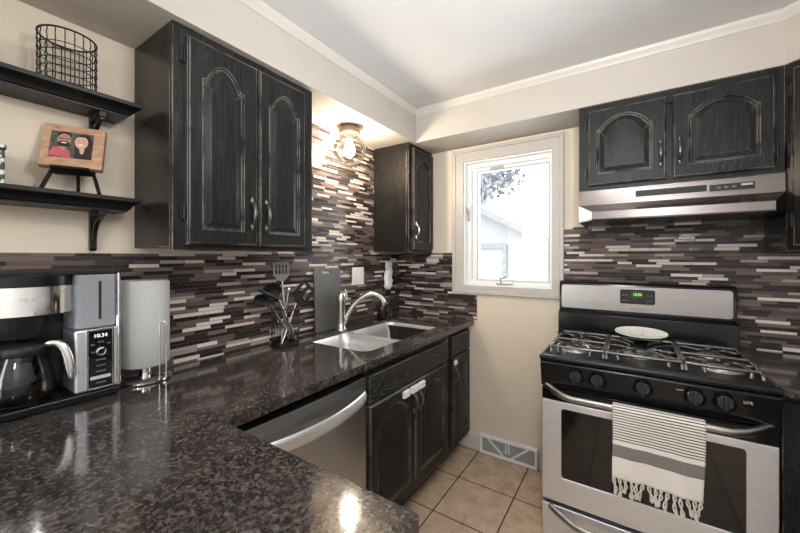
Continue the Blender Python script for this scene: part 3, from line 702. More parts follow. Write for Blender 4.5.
for a, b in ((-1.156, -0.772), (-0.766, -0.384)):
    mp = mapL(0.6005, a)
    d = panel_door(mp, b - a, 0.128, 0.703, 0.056, 0.052, 0.070, 0.585, 0.652, flat_sh=0.06).build('door', M['cab'], sk, smooth=12)
    lf = a < -1
    for z in (0.22, 0.60): add_hinge(mp, -0.006 if lf else b - a + 0.006, z, d)
    add_pull(mp, b - a - 0.025 if lf else 0.025, 0.60, d, 0.09)
la = B()
for ya, yb in ((-0.905, -0.850), (-0.832, -0.765), (-0.752, -0.695)): la.box(0.6215, 0.638, ya, yb, 0.655, 0.690)
la.box(0.6215, 0.629, -0.90, -0.70, 0.665, 0.680)
tag(la.build('safety_latch', M['white'], sk, bevel=0.004), 'white plastic child safety latch')
sb = thing('base_cabinet', 'narrow black base cabinet with one drawer against the window wall', 'cabinet', (0.3, -0.17, 0))
y0, y1 = -0.3405, -0.016
base_front(sb, -0.3095, y1)
B().plate([(y0, 0.10), (y1, 0.10), (y1, CT0 - 0.0005), (y0, CT0 - 0.0005)], [[(y0 + 0.05, 0.15), (y1 - 0.05, 0.15), (y1 - 0.05, 0.68), (y0 + 0.05, 0.68)]], 'x', 0.58, 0.60).build('face_frame', M['cab'], sb, bevel=0.002)
dr = B().box(0.6005, 0.620, -0.306, -0.024, 0.722, 0.848).build('drawer_front', M['caby'], sb, bevel=0.004)
B().lathe([(0.005, 0), (0.005, 0.012), (0.013, 0.016), (0.012, 0.024), (1e-6, 0.027)], (0.620, -0.10, 0.788), 14, 'x').build('knob', M['pewter'], dr)
d = panel_door(mapL(0.6005, -0.306), 0.282, 0.128, 0.708, 0.055, 0.055, 0.07, 0.60, 0.655).build('door', M['cab'], sb, smooth=12)
add_pull(mapL(0.6005, -0.306), 0.025, 0.60, d, 0.09)
for z in (0.22, 0.60): add_hinge(mapL(0.6005, -0.306), 0.288, z, d)
lt = B().box(0.6215, 0.634, -0.297, -0.262, 0.662, 0.692).box(0.634, 0.640, -0.288, -0.272, 0.670, 0.686)
tag(lt.build('safety_latch', M['white'], sb, bevel=0.003), 'white plastic child safety latch')
# dishwasher
dw = thing('dishwasher', 'stainless steel dishwasher with bowed bar handle under the granite', 'dishwasher', (0.3, -1.475, 0))
B().box(0.05, 0.575, -1.774, -1.176, 0.10, CT0 - 0.004).box(0.10, 0.54, -1.774, -1.176, 0, 0.10).build('body', M['blackp'], dw)
p = B(); n = 12; pts = [(0.578, -1.774)] + [(0.612 + 0.010 * math.sin(PI * i / n), -1.774 + 0.598 * i / n) for i in range(n + 1)] + [(0.578, -1.176)]
p.prism(pts, 'z', 0.115, 0.842)
dd = p.build('door', M['ssy'], dw, bevel=0.003)
hb = B(); path = []
for i in range(25):
    t = i / 24; path.append((0.622 + 0.052 * math.sin(PI * t) ** 0.8, -1.752 + 0.556 * t, 0.764))
hb.tube(path, 0.025, 12, flat=0.34, up=(0, 0, 1))
hb.build('bar_handle', M['sink'], dd, smooth=50)
# cabinet under the peninsula (turned away from the view)
pn = thing('base_cabinet', 'black cabinet carrying the peninsula worktop in the foreground', 'cabinet', (0.6, -2.25, 0))
B().box(0.02, 1.215, -2.66, -1.862, 0.10, CT0 - 0.0005).build('carcass', M['side'], pn, bevel=0.002)
B().box(0.06, 1.16, -2.60, -1.92, 0, 0.10).build('toe_kick', M['blackp'], pn)
rc = thing('base_cabinet', 'black base cabinet right of the stove in deep shade', 'cabinet', (2.4, -0.5, 0))
B().prism([(2.000, -0.02), (2.000, -0.60), (2.12, -0.60), (2.12, -1.57), (XR - 0.002, -1.57), (XR - 0.002, -0.02)], 'z', 0.10, CT0 - 0.0005).build('carcass', M['cab'], rc, bevel=0.002)
B().prism([(2.000, -0.02), (2.000, -0.53), (2.19, -0.53), (2.19, -1.57), (XR - 0.002, -1.57), (XR - 0.002, -0.02)], 'z', 0, 0.10).build('toe_kick', M['blackp'], rc)
B().box(2.005, 2.10, -0.620, -0.6005, 0.13, 0.86).build('filler_panel', M['cab'], rc, bevel=0.003)

# ------------------------------------------------------------------ sink, faucet
sn = thing('kitchen_sink', 'stainless steel double bowl sink set under the granite', 'sink', (0.335, -0.70, 0.70))
def basin(x0, x1, ya, yb, depth, rad):
    b = B(); lay = []
    zt = CT1 - 0.012
    for ins, z, rr in ((0, zt, rad), (0.004, zt - 0.006, rad), (0.010, zt - 0.06, rad), (0.016, zt - depth + 0.035, rad), (0.026, zt - depth + 0.010, rad), (0.05, zt - depth, rad * 0.8)):
        lay.append([(q[0], q[1], z) for q in rrect(x0 + ins, x1 - ins, ya + ins, yb - ins, rr, 6)])
    n = len(lay[0]); vs = [q for l in lay for q in l]; fs = []
    for j in range(len(lay) - 1):
        for i in range(n): k = (i + 1) % n; fs.append((j * n + i, j * n + k, (j + 1) * n + k, (j + 1) * n + i))
    fs.append(tuple((len(lay) - 1) * n + i for i in range(n)))
    return b.add(vs, fs)
for ya, yb, dp_ in ((-1.088, -0.785, 0.165), (-0.757, -0.322, 0.20)):
    bo = basin(0.127, 0.543, ya, yb, dp_, 0.058).build('basin', M['sink'], sn, smooth=50, solid=0.002)
    yc = (ya + yb) / 2
    B().lathe([(0.042, 0), (0.042, 0.004), (0.034, 0.004), (0.030, 0.001), (1e-6, 0.001)], (0.335, yc, CT1 - 0.0115 - dp_), 20).build('drain', M['chrome'], bo)
B().plate(rrect(0.124, 0.546, -1.091, -0.319, 0.058), [rrect(0.127, 0.543, -1.088, -0.785, 0.058), rrect(0.127, 0.543, -0.757, -0.322, 0.058)], 'z', CT1 - 0.016, CT1 - 0.011).build('rim', M['sink'], sn, bevel=0.0015)
fa = thing('faucet', 'brushed nickel single lever faucet with low arched spout behind the sink', 'faucet', (0.082, -0.800, CT1))
B().lathe([(0.036, 0), (0.036, 0.006), (0.030, 0.014), (0.027, 0.05), (0.027, 0.150), (0.030, 0.175), (0.030, 0.205), (0.024, 0.225), (1e-6, 0.231)], (0.086, -0.772, CT1), 22).build('body', M['nickel'], fa, smooth=50)
sp = B(); a, b_ = Vector((0.092, -0.765, 0)), Vector((0.298, -0.612, 0)); path = []; rr = []
ctl = [(0.02, 0.940), (0.09, 0.985), (0.19, 1.040), (0.34, 1.088), (0.52, 1.124), (0.68, 1.138), (0.82, 1.132), (0.93, 1.108), (0.985, 1.078), (1.0, 1.056)]
for s_, z in ctl: path.append(a.lerp(b_, s_) + Vector((0, 0, z))); rr.append(0.0165)
rr[-3:] = [0.016, 0.0175, 0.0175]
sp.tube(path, rr, 12); sp.build('spout', M['nickel'], fa, smooth=60, sub=1)
lv = B(); lv.tube([(0.104, -0.756, 1.085), (0.112, -0.748, 1.115), (0.100, -0.757, 1.160)], [0.007, 0.009, 0.010], 10, flat=0.6); lv.build('lever', M['chrome'], fa, smooth=60)
so = thing('soap_dispenser', 'dark soap pump bottle standing behind the far sink bowl', 'soap dispenser', (0.085, -0.345, CT1))
B().lathe([(0.032, 0.001), (0.036, 0.006), (0.036, 0.085), (0.030, 0.105), (0.014, 0.115), (0.014, 0.125), (1e-6, 0.125)], (0.085, -0.345, CT1), 20).build('bottle', M['amber'], so, smooth=50)
pm = B(); pm.lathe([(0.015, 0.125), (0.015, 0.140), (0.005, 0.142), (0.005, 0.158), (0.013, 0.160), (0.013, 0.168), (1e-6, 0.169)], (0.085, -0.345, CT1), 14); pm.tube([(0.085, -0.345, CT1 + 0.163), (0.125, -0.372, CT1 + 0.160), (0.130, -0.376, CT1 + 0.150)], 0.005, 8)
pm.build('pump', M['nickel'], so, smooth=50)
gt = thing('glass_bottle', 'small clear glass bottle beside the dark soap pump', 'bottle', (0.075, -0.255, CT1))
B().lathe([(0.026, 0.001), (0.028, 0.004), (0.028, 0.09), (0.012, 0.115), (0.012, 0.130), (1e-6, 0.130)], (0.075, -0.255, CT1), 18).build('bottle', M['glass'], gt, smooth=50)

# wall plates
op = thing('wall_outlet', 'cream outlet plate on the tile above the faucet', 'outlet', (0.006, -0.522, 1.23))
B().box(0.0062, 0.012, -0.582, -0.462, 1.170, 1.290).build('plate', M['white'], op, bevel=0.003)
for yy in (-0.552, -0.492):
    B().box(0.012, 0.0145, yy - 0.019, yy + 0.019, 1.193, 1.267).build('socket', M['white'], op, bevel=0.002)
oq = thing('wall_outlet', 'cream outlet plate with an air freshener plugged into it near the corner', 'outlet', (0.006, -0.16, 1.26))
B().box(0.0062, 0.012, -0.200, -0.115, 1.205, 1.322).build('plate', M['white'], oq, bevel=0.003)
B().box(0.012, 0.0145, -0.177, -0.139, 1.27, 1.31).build('socket', M['white'], oq, bevel=0.002)
af = thing('air_freshener', 'white plug-in air freshener with a wavy edge on the corner outlet', 'air freshener', (0.03, -0.19, 1.16))
w = B(); pf = [(-0.225, 1.255), (-0.205, 1.268), (-0.165, 1.262), (-0.158, 1.236), (-0.178, 1.222), (-0.172, 1.200), (-0.155, 1.182), (-0.168, 1.160), (-0.165, 1.140), (-0.190, 1.118), (-0.215, 1.112), (-0.232, 1.135), (-0.226, 1.165), (-0.236, 1.200)]
w.prism(pf, 'x', 0.0150, 0.052); w.build('housing', M['white'], af, bevel=0.008, seg=3)
B().lathe([(0.014, 1.068), (0.018, 1.075), (0.018, 1.108), (0.010, 1.116), (1e-6, 1.116)], (0.034, -0.195, 0), 14).build('oil_vial', M['amber'], af)

# cutting board
cb = thing('cutting_board', 'grey cutting board with a handle slot leaning on the tile', 'cutting board', (0.03, -0.82, CT1))
b = B().plate(rrect(-0.935, -0.716, 0, 0.378, 0.012, 4), [rrect(-0.872, -0.792, 0.346, 0.362, 0.0075, 5)], 'x', 0.0, 0.010)
mt = Matrix.Translation((0.030, 0, CT1 + 0.001)) @ Matrix.Rotation(-0.042, 4, 'Y'); b.xform(mt)
tag(b.build('cutting_board_blade', M['board'], cb, bevel=0.002), None); bpy.data.objects['cutting_board_blade'].name = 'panel'

# ------------------------------------------------------------------ utensil holder and utensils
UC = Vector((0.105, -1.200, CT1))
uh = thing('utensil_holder', 'black wire utensil holder on the granite full of cooking tools', 'utensil holder', UC)
B().ring(UC + Vector((0, 0, 0.188)), 0.068, 0.0035, 32).build('rim', M['wire'], uh)
B().lathe([(0.066, 0.001), (0.068, 0.003), (0.068, 0.020), (0.064, 0.020), (0.064, 0.004), (1e-6, 0.004)], UC, 28).build('base', M['wire'], uh)
wv = B()
for i in range(12):
    t = 2 * PI * i / 12; q = Vector((0.0672 * math.cos(t), 0.0672 * math.sin(t), 0)); wv.tube([UC + q + Vector((0, 0, 0.015)), UC + q + Vector((0, 0, 0.188))], 0.002, 6)
wv.ring(UC + Vector((0, 0, 0.10)), 0.0672, 0.0014, 28); wv.build('wires', M['wire'], uh)
def utensil(label, foot, neck, hr=0.0068, hmat='nickel'):
    f, n_ = UC + Vector(foot), Vector(neck)
    t = thing('cooking_utensil', label, 'utensil', f, 'cooking tools in the wire holder')
    B().tube([f, f.lerp(n_, 0.5), n_], [hr, hr * 1.1, hr * 0.8], 8).build('handle', M[hmat], t, smooth=60)
    return t, n_, (n_ - f).normalized()
def head_plate(t, neck, up, w0, w1, L, slots, mat, nrm=(0.8, -0.6, 0.12)):
    up = Vector(up).normalized(); nr = Vector(nrm); nr = (nr - up * nr.dot(up)).normalized(); sd = up.cross(nr)
    out = [(-w0 / 2, 0), (w0 / 2, 0), (w1 / 2, L * 0.3), (w1 / 2, L * 0.97), (w1 * 0.42, L), (-w1 * 0.42, L), (-w1 / 2, L * 0.97), (-w1 / 2, L * 0.3)]
    hl = []
    for i in range(slots):
        c = (i - (slots - 1) / 2) * w1 * 0.8 / slots; hw_ = w1 * 0.8 / slots * 0.27
        hl.append([(c - hw_, L * 0.36), (c + hw_, L * 0.36), (c + hw_, L * 0.86), (c - hw_, L * 0.86)])
    b = B().plate(out, hl, 'z', -0.0012, 0.0012); m = Matrix((sd.to_4d(), up.to_4d(), nr.to_4d(), (0, 0, 0, 1))).transposed()
    m = Matrix(((sd.x, up.x, nr.x, neck.x), (sd.y, up.y, nr.y, neck.y), (sd.z, up.z, nr.z, neck.z), (0, 0, 0, 1)))
    b.xform(m); return b.build('head', mat, t, bevel=0.0006)
def head_bowl(t, c, up, rx, ry, mat, nrm=(0.8, -0.6, 0.12)):
    up = Vector(up).normalized(); nr = Vector(nrm); nr = (nr - up * nr.dot(up)).normalized(); sd = up.cross(nr)
    b = B().lathe([(1e-6, -0.016), (0.5, -0.013), (0.85, -0.005), (1.0, 0.002), (0.95, 0.003), (0.8, -0.002), (0.45, -0.010), (1e-6, -0.012)], (0, 0, 0), 22)
    for v in b.v: v.x *= rx; v.y *= ry
    b.xform(Matrix(((sd.x, up.x, nr.x, c[0]), (sd.y, up.y, nr.y, c[1]), (sd.z, up.z, nr.z, c[2]), (0, 0, 0, 1)))); return b.build('head', mat, t, smooth=60)
t, n_, d_ = utensil('grey slotted spatula standing tallest in the wire utensil holder', (0.0, 0.015, 0.012), (0.095, -1.215, 1.240))
head_plate(t, n_, (0.0, -0.05, 1), 0.03, 0.078, 0.095, 4, M['greyn'])
t, n_, d_ = utensil('round black ladle left of the tall slotted spatula', (0.02, 0.035, 0.012), (0.095, -1.235, 1.150))
head_bowl(t, (0.095, -1.272, 1.195), (0, -0.5, 1), 0.045, 0.042, M['satin'])
t, n_, d_ = utensil('black spoon leaning furthest left out of the wire holder', (0.0, 0.045, 0.010), (0.095, -1.285, 1.130))
head_bowl(t, (0.095, -1.330, 1.152), (0, -1, 0.45), 0.030, 0.046, M['satin'])
t, n_, d_ = utensil('black slotted turner leaning right out of the wire holder', (0.01, -0.03, 0.012), (0.115, -1.140, 1.120))
head_plate(t, n_, (0.0, 0.62, 0.62), 0.034, 0.100, 0.128, 2, M['satin'], (1, -0.35, -0.2))
t, n_, d_ = utensil('long grey tongs lying slanted to the left across the wire holder', (0.035, 0.040, 0.012), (0.120, -1.250, 1.150), 0.007)
B().tube([n_, n_ + Vector((0, -0.06, 0.028)), n_ + Vector((0, -0.115, 0.058))], [0.007, 0.010, 0.006], 8, flat=0.5).build('tip', M['satin'], t, smooth=60)
t, n_, d_ = utensil('steel whisk handle standing at the back of the wire holder', (-0.03, 0.0, 0.012), (0.085, -1.165, 1.190), 0.006)
B().sphere(n_, 0.010, 12, sz=1.6).build('end_cap', M['chrome'], t, smooth=60)

# ------------------------------------------------------------------ paper towels
PC = Vector((0.088, -1.808, CT1))
ph = thing('paper_towel_holder', 'chrome wire paper towel holder on the granite', 'paper towel holder', PC)
B().lathe([(0.078, 0.001), (0.083, 0.004), (0.083, 0.010), (0.076, 0.013), (1e-6, 0.014)], PC, 36).build('base', M['chrome'], ph, smooth=50)
B().lathe([(0.006, 0.012), (0.006, 0.350), (0.008, 0.352), (0.008, 0.358), (1e-6, 0.360)], PC, 12).build('post', M['chrome'], ph, smooth=50)
B().lathe([(0.020, 0.014), (0.020, 0.056), (1e-6, 0.056)], PC, 18).build('hub', M['chrome'], ph, smooth=50)
q = PC + Vector((0.077, 0.0275, 0)); ar = B(); off = Vector((0.003, 0.009, 0)); R_ = []
for i in range(9): R_.append(q + off * math.cos(PI * i / 8) + Vector((0, 0, 0.205 + 0.010 * math.sin(PI * i / 8))))
ar.tube([q + off + Vector((0, 0, 0.008))] + R_ + [q - off + Vector((0, 0, 0.008))], 0.0026, 8); ar.build('side_wire', M['chrome'], ph, smooth=60)
pr = thing('paper_towel_roll', 'white quilted paper towel roll on the chrome holder', 'paper towels', PC + Vector((0, 0, 0.057)))
rb = B().lathe([(0.022, 0), (0.070, 0), (0.076, 0.006), (0.0765, 0.150), (0.076, 0.300), (0.071, 0.306), (0.022, 0.306), (0.022, 0)], PC + Vector((0, 0, 0.057)), 48)
rb.f = [f for f in rb.f if len(f) == 4]; rb.mi = rb.mi[:len(rb.f)]
rb.build('roll', M['paper'], pr, smooth=50)

# ------------------------------------------------------------------ coffee maker
KX = 0.165
cm = thing('coffee_maker', 'black coffee maker with steel band and clear tank at the left edge', 'coffee maker', (0.09, -2.07, CT1))
B().box(0.015, KX + 0.004, -2.27, -1.906, CT1 + 0.001, CT1 + 0.026).build('base', M['blackp'], cm, bevel=0.006)
B().box(0.015, 0.045, -2.26, -2.018, CT1 + 0.026, 1.310).build('back_column', M['blackp'], cm, bevel=0.003)
hdp = B(); pts = [(0.015, -2.262), (0.10, -2.262)] + [(0.098 + 0.075 * math.cos(t), -2.108 + 0.105 * math.sin(t)) for t in [(-PI / 2 + PI * i / 16) for i in range(17)]] + [(0.10, -2.024), (0.015, -2.024)]
hdp.prism([(p_[0], p_[1]) for p_ in pts], 'z', 1.195, 1.312); hdp.build('brew_head', M['blackp'], cm, bevel=0.004)
B().box(0.015, KX + 0.002, -2.268, -1.908, 1.306, 1.324).build('lid', M['satin'], cm, bevel=0.005)
bd = B(); n = 22; arc = [(-PI / 2 + 0.55 + (PI - 0.80) * i / n) for i in range(n + 1)]
bd.prism([(0.098 + 0.0775 * math.cos(t), -2.108 + 0.1065 * math.sin(t)) for t in arc] + [(0.098 + 0.0755 * math.cos(t), -2.108 + 0.104 * math.sin(t)) for t in reversed(arc)], 'z', 1.196, 1.276)
band = bd.build('steel_band', M['chrome'], cm, smooth=40)
text('lettering', 'NINJA', 0.019, (KX + 0.0118, -2.108, 1.240), '+x', M['ink'], cm, 0.0003)
B().lathe([(0.040, 1.128), (0.052, 1.150), (0.060, 1.196), (1e-6, 1.196)], (0.098, -2.118, 0), 24).build('filter_basket', M['satin'], cm, smooth=50)
B().box(0.015, KX - 0.003, -2.018, -1.910, CT1 + 0.026, 1.136).build('tower', M['ssx'], cm, bevel=0.008)
B().tube([(KX - 0.004, -1.909, CT1 + 0.03), (KX - 0.004, -1.909, 1.31)], 0.006, 10).build('chrome_strip', M['chrome'], cm)
pnl = B().box(KX - 0.003, KX + 0.0005, -1.988, -1.925, 0.948, 1.130).build('control_panel', M['blackg'], cm, bevel=0.002)
bz = B().plate([(-1.991, 0.945), (-1.922, 0.945), (-1.922, 1.133), (-1.991, 1.133)], [[(-1.986, 0.950), (-1.927, 0.950), (-1.927, 1.128), (-1.986, 1.128)]], 'x', KX - 0.003, KX + 0.002); bz.build('bezel', M['nickel'], cm, bevel=0.0008)
text('clock', '10:34', 0.016, (KX + 0.001, -1.957, 1.112), '+x', M['lit'], pnl, 0.0003)
B().lathe([(0.014, 0), (0.014, 0.008), (0.010, 0.009), (0.009, 0.006), (1e-6, 0.006)], (KX + 0.0005, -1.956, 1.062), 20, 'x').build('dial', M['chrome'], pnl, smooth=50)
for yy, zz, ln in ((-1.976, 1.085, 0.010), (-1.956, 1.092, 0.016), (-1.936, 1.085, 0.010), (-1.976, 1.062, 0.008), (-1.956, 1.036, 0.026), (-1.956, 1.018, 0.022), (-1.956, 1.000, 0.026), (-1.956, 0.964, 0.026)):
    B().box(KX + 0.0005, KX + 0.0015, yy - ln / 2, yy + ln / 2, zz - 0.0025, zz + 0.0025).build('button', M['inkd'], pnl, bevel=0.0004)
tag(B().box(KX + 0.0005, KX + 0.002, -1.982, -1.931, 0.976, 0.986).build('button', M['ink'], pnl, bevel=0.0005), 'wide silver button')
tk = B(); tk.prism(rrect(0.025, KX, -2.016, -1.914, 0.014, 5), 'z', 1.141, 1.306); tank = tk.build('water_tank', M['tank'], cm, smooth=40)
B().tube([(KX + 0.0005, -1.958, 1.165), (KX + 0.0005, -1.958, 1.285)], 0.0035, 8).build('level_tube', M['satin'], tank)
CC = Vector((0.100, -2.115, CT1 + 0.027))
ca = thing('carafe', 'smoked glass coffee carafe with grey handle standing in the coffee maker', 'carafe', CC)
B().shell([(0.052, 0.0), (0.064, 0.010), (0.068, 0.04), (0.064, 0.085), (0.052, 0.125), (0.047, 0.140)], CC, 32).build('glass', M['carafe'], ca, smooth=60)
B().lathe([(0.050, 0.0005), (0.058, 0.004), (0.058, 0.008), (1e-6, 0.008)], CC, 24).build('coffee', M['coffee'], ca)
B().lathe([(0.050, 0.138), (0.052, 0.142), (0.052, 0.160), (0.040, 0.172), (1e-6, 0.173)], CC, 28).build('lid', M['satin'], ca, smooth=50)
hh = B(); d = Vector((0.62, 0.78, 0)); hp = [CC + d * r_ + Vector((0, 0, z_)) for r_, z_ in ((0.046, 0.158), (0.070, 0.170), (0.092, 0.160), (0.104, 0.125), (0.110, 0.085), (0.114, 0.050))]
hh.tube(hp, [0.012, 0.014, 0.014, 0.014, 0.014, 0.011], 10, flat=0.65); tag(hh.build('handle', M['nickel'], ca, smooth=60, sub=1), 'shiny grey carafe handle')

# ------------------------------------------------------------------ shelves and what stands on them
def shelf(zt, label):
    t = thing('wall_shelf', label, 'shelf', (0.0, -2.2, zt))
    b = B(); b.box(0.001, 0.150, -2.75, -1.836, zt - 0.014, zt); b.build('board', M['shelf'], t, bevel=0.002)
    b = B(); prof = [(0.004, -0.014), (0.009, -0.017), (0.018, -0.022), (0.024, -0.030), (0.027, -0.038), (0.033, -0.041), (0.033, -0.045), (0.148, -0.045), (0.148, -0.014)]
    vs = []
    for st in range(3):
        for o_, dz in prof:
            vs.append([(0.150 - o_, -2.75, zt + dz), (0.150 - o_, -1.836 - o_, zt + dz), (0.001, -1.836 - o_, zt + dz)][st])
    n = len(prof); fs = [tuple(range(n)), tuple(2 * n + i for i in reversed(range(n)))]
    for st in range(2): fs += [(st * n + i, st * n + (i + 1) % n, (st + 1) * n + (i + 1) % n, (st + 1) * n + i) for i in range(n)]
    b.add(vs, fs); b.build('moulding', M['shelf'], t, smooth=30)
    k = B(); zb_ = zt - 0.045; yb_ = -1.935
    k.box(0.001, 0.020, yb_ - 0.009, yb_ + 0.009, zb_ - 0.125, zb_); k.box(0.020, 0.110, yb_ - 0.009, yb_ + 0.009, zb_ - 0.018, zb_)
    k.lathe([(0.010, -0.009), (0.010, 0.009)], (0.010, yb_, zb_ - 0.125), 14, 'y')
    pts = [(0.014 + 0.075 * math.sin(t_), zb_ - 0.010 - 0.075 * math.cos(t_)) for t_ in [PI / 2 * i / 8 for i in range(9)]]
    pts2 = [(0.014 + 0.062 * math.sin(t_), zb_ - 0.010 - 0.062 * math.cos(t_)) for t_ in [PI / 2 * i / 8 for i in range(9)]]
    ctr_ = (0.020, zb_ - 0.018)
    arcp = [(0.105 - 0.085 * math.cos(t_), zb_ - 0.100 + 0.085 * math.sin(t_)) for t_ in [PI / 2 * i / 10 for i in range(11)]]
    arcq = [(0.105 - 0.073 * math.cos(t_), zb_ - 0.100 + 0.073 * math.sin(t_)) for t_ in [PI / 2 * i / 10 for i in range(11)]]
    k.prism(arcp + arcq[::-1], 'y', yb_ - 0.006, yb_ + 0.006)
    k.build('bracket', M['shelf'], t, bevel=0.0015)
shelf(1.890, 'upper black wall shelf carrying the wire basket')
shelf(1.562, 'lower black wall shelf carrying the photo on its easel')
def basket(c, r, hgt, label):
    c = Vector(c); t = thing('wire_basket', label, 'basket', c, 'black wire baskets')
    B().ring(c + Vector((0, 0, hgt)), r, 0.0030, 36).build('rim', M['wire'], t)
    b = B(); nz = 6
    for i in range(nz): b.ring(c + Vector((0, 0, 0.002 + (hgt - 0.02) * i / nz)), r - 0.001, 0.0015, 36)
    for i in range(20):
        a_ = 2 * PI * i / 20; pts = []
        for j in range(25):
            z_ = 0.002 + (hgt - 0.002) * j / 24; q_ = r + 0.0013 * math.sin(j * 2 * PI / 4); pts.append(c + Vector((q_ * math.cos(a_), q_ * math.sin(a_), z_)))
        b.tube(pts, 0.0015, 5)
    for i in range(-3, 4):
        x_ = i * r / 4; l_ = math.sqrt(r * r - x_ * x_); b.tube([c + Vector((x_, -l_, 0.002)), c + Vector((x_, l_, 0.002))], 0.0013, 5); b.tube([c + Vector((-l_, x_, 0.002)), c + Vector((l_, x_, 0.002))], 0.0013, 5)
    b.build('mesh', M['wire'], t, smooth=60)
basket((0.078, -2.014, 1.8905), 0.069, 0.162, 'round black wire basket on the upper shelf above the photo')
basket((0.078, -2.232, 1.8905), 0.069, 0.110, 'black wire basket cut off at the left edge of the upper shelf')
bx = thing('storage_tin', 'white speckled tin cut off at the left edge of the lower shelf', 'tin', (0.07, -2.2, 1.5625))
B().box(0.025, 0.115, -2.27, -2.152, 1.5625, 1.660).build('body', M['dots'], bx, bevel=0.004); B().box(0.022, 0.118, -2.273, -2.149, 1.660, 1.674).build('lid', M['dots'], bx, bevel=0.003)

# photo on easel, yawed towards the room and leaning back
FM = Matrix.Translation((0.104, -2.014, 1.643)) @ Matrix.Rotation(math.radians(-27), 4, 'Z') @ Matrix.Rotation(math.radians(-21), 4, 'Y')
fo_ = thing('picture_frame', 'wooden block frame with a photo of a smiling couple on the lower shelf', 'picture frame', (0.088, -1.988, 1.640))
HW, HH = 0.076, 0.156
B().box(-0.022, 0, -HW, HW, 0, HH).xform(FM).build('wood_block', M['frame'], fo_, bevel=0.003)
ph_ = B(); lay_ = [0.0003]
def quad(a, b, c, d, mi):
    ph_.cur = mi; lay_[0] += 0.0001; x = lay_[0]; ph_.add([(x, a, c), (x, b, c), (x, b, d), (x, a, d)], [(0, 1, 2, 3)])
def oval(y, z, ry, rz, mi, t0=0, t1=2 * PI):
    ph_.cur = mi; lay_[0] += 0.0001; x = lay_[0]; n = 22; ph_.add([(x, y + ry * math.cos(t0 + (t1 - t0) * i / n), z + rz * math.sin(t0 + (t1 - t0) * i / n)) for i in range(n)], [tuple(range(n))])
# mats: 0 leafy 1 skin 2 fair skin 3 coral 4 hair 5 black 6 teeth
quad(-0.056, 0.048, 0.032, 0.130, 0)
oval(0.024, 0.088, 0.023, 0.040, 4); quad(0.004, 0.046, 0.032, 0.085, 4)
oval(-0.030, 0.032, 0.027, 0.040, 3, 0, PI); oval(0.026, 0.032, 0.017, 0.030, 5, 0, PI)
oval(-0.024, 0.074, 0.007, 0.014, 1); oval(0.022, 0.066, 0.006, 0.016, 2)
oval(-0.023, 0.116, 0.0175, 0.013, 4); oval(-0.023, 0.098, 0.0165, 0.024, 1); oval(-0.023, 0.083, 0.0150, 0.011, 4); oval(-0.023, 0.087, 0.007, 0.0022, 6)
for y_ in (-0.030, -0.016): oval(y_, 0.102, 0.0058, 0.0042, 5); oval(y_, 0.102, 0.0044, 0.0028, 1)
oval(-0.023, 0.0955, 0.0022, 0.0045, 1)
oval(0.019, 0.094, 0.0165, 0.025, 2); oval(0.021, 0.114, 0.018, 0.009, 4, 0, PI)
for y_ in (0.013, 0.025): oval(y_, 0.099, 0.0022, 0.0012, 5)
oval(0.019, 0.0845, 0.0072, 0.0026, 6)
ph_.xform(FM); ph_.build('photograph', [M[k] for k in ('leafy', 'skin', 'skin2', 'pink', 'hair', 'pcloth', 'teeth')], fo_, smooth=0)
text_o = None
ea = thing('easel', 'small black easel holding the wooden photo on the lower shelf', 'easel', (0.07, -1.99, 1.5625))
def leg_pts(p, q): return [FM @ Vector(p), Vector(q)]
for s_ in (-1, 1):
    B().tube([FM @ Vector((-0.027, s_ * 0.012, HH + 0.012)), FM @ Vector((-0.027, s_ * 0.050, 0.0)), (FM @ Vector((-0.027, s_ * 0.070, -0.066))).xy.to_3d() + Vector((0, 0, 1.5645))], 0.0115, 4, flat=0.5).build('leg', M['shelf'], ea, smooth=0)
B().tube([FM @ Vector((-0.030, 0, HH - 0.02)), Vector((0.020, -1.975, 1.5675))], 0.005, 4).build('leg', M['shelf'], ea, smooth=0)
B().box(-0.034, 0.008, -0.046, 0.046, -0.009, -0.001).xform(FM).build('ledge', M['shelf'], ea, bevel=0.001)

# ------------------------------------------------------------------ globe lamp
LC = Vector((0.152, -0.768, ZS))
gl = thing('ceiling_lamp', 'lit clear globe lamp with bronze base under the soffit above the sink', 'lamp', LC)
B().lathe([(0.064, -0.0005), (0.066, -0.004), (0.066, -0.040), (0.060, -0.046), (0.030, -0.048), (1e-6, -0.048)], LC, 32).build('base', M['bronze'], gl, smooth=40)
B().lathe([(0.022, -0.048), (0.022, -0.072), (0.016, -0.078), (1e-6, -0.078)], LC, 18).build('socket', M['nickel'], gl, smooth=40)
gs = []
for i in range(21):
    t_ = 0.36 + (PI - 0.36) * i / 20; gs.append((max(1e-6, 0.100 * math.sin(t_)), -0.140 + 0.096 * math.cos(t_)))
B().shell(gs, LC, 36).build('globe', M['glass'], gl, smooth=80)
B().lathe([(0.013, -0.078), (0.015, -0.092), (0.026, -0.118), (0.031, -0.142), (0.026, -0.166), (0.012, -0.178), (1e-6, -0.181)], LC, 22).build('bulb', M['bulb'], gl, smooth=60)

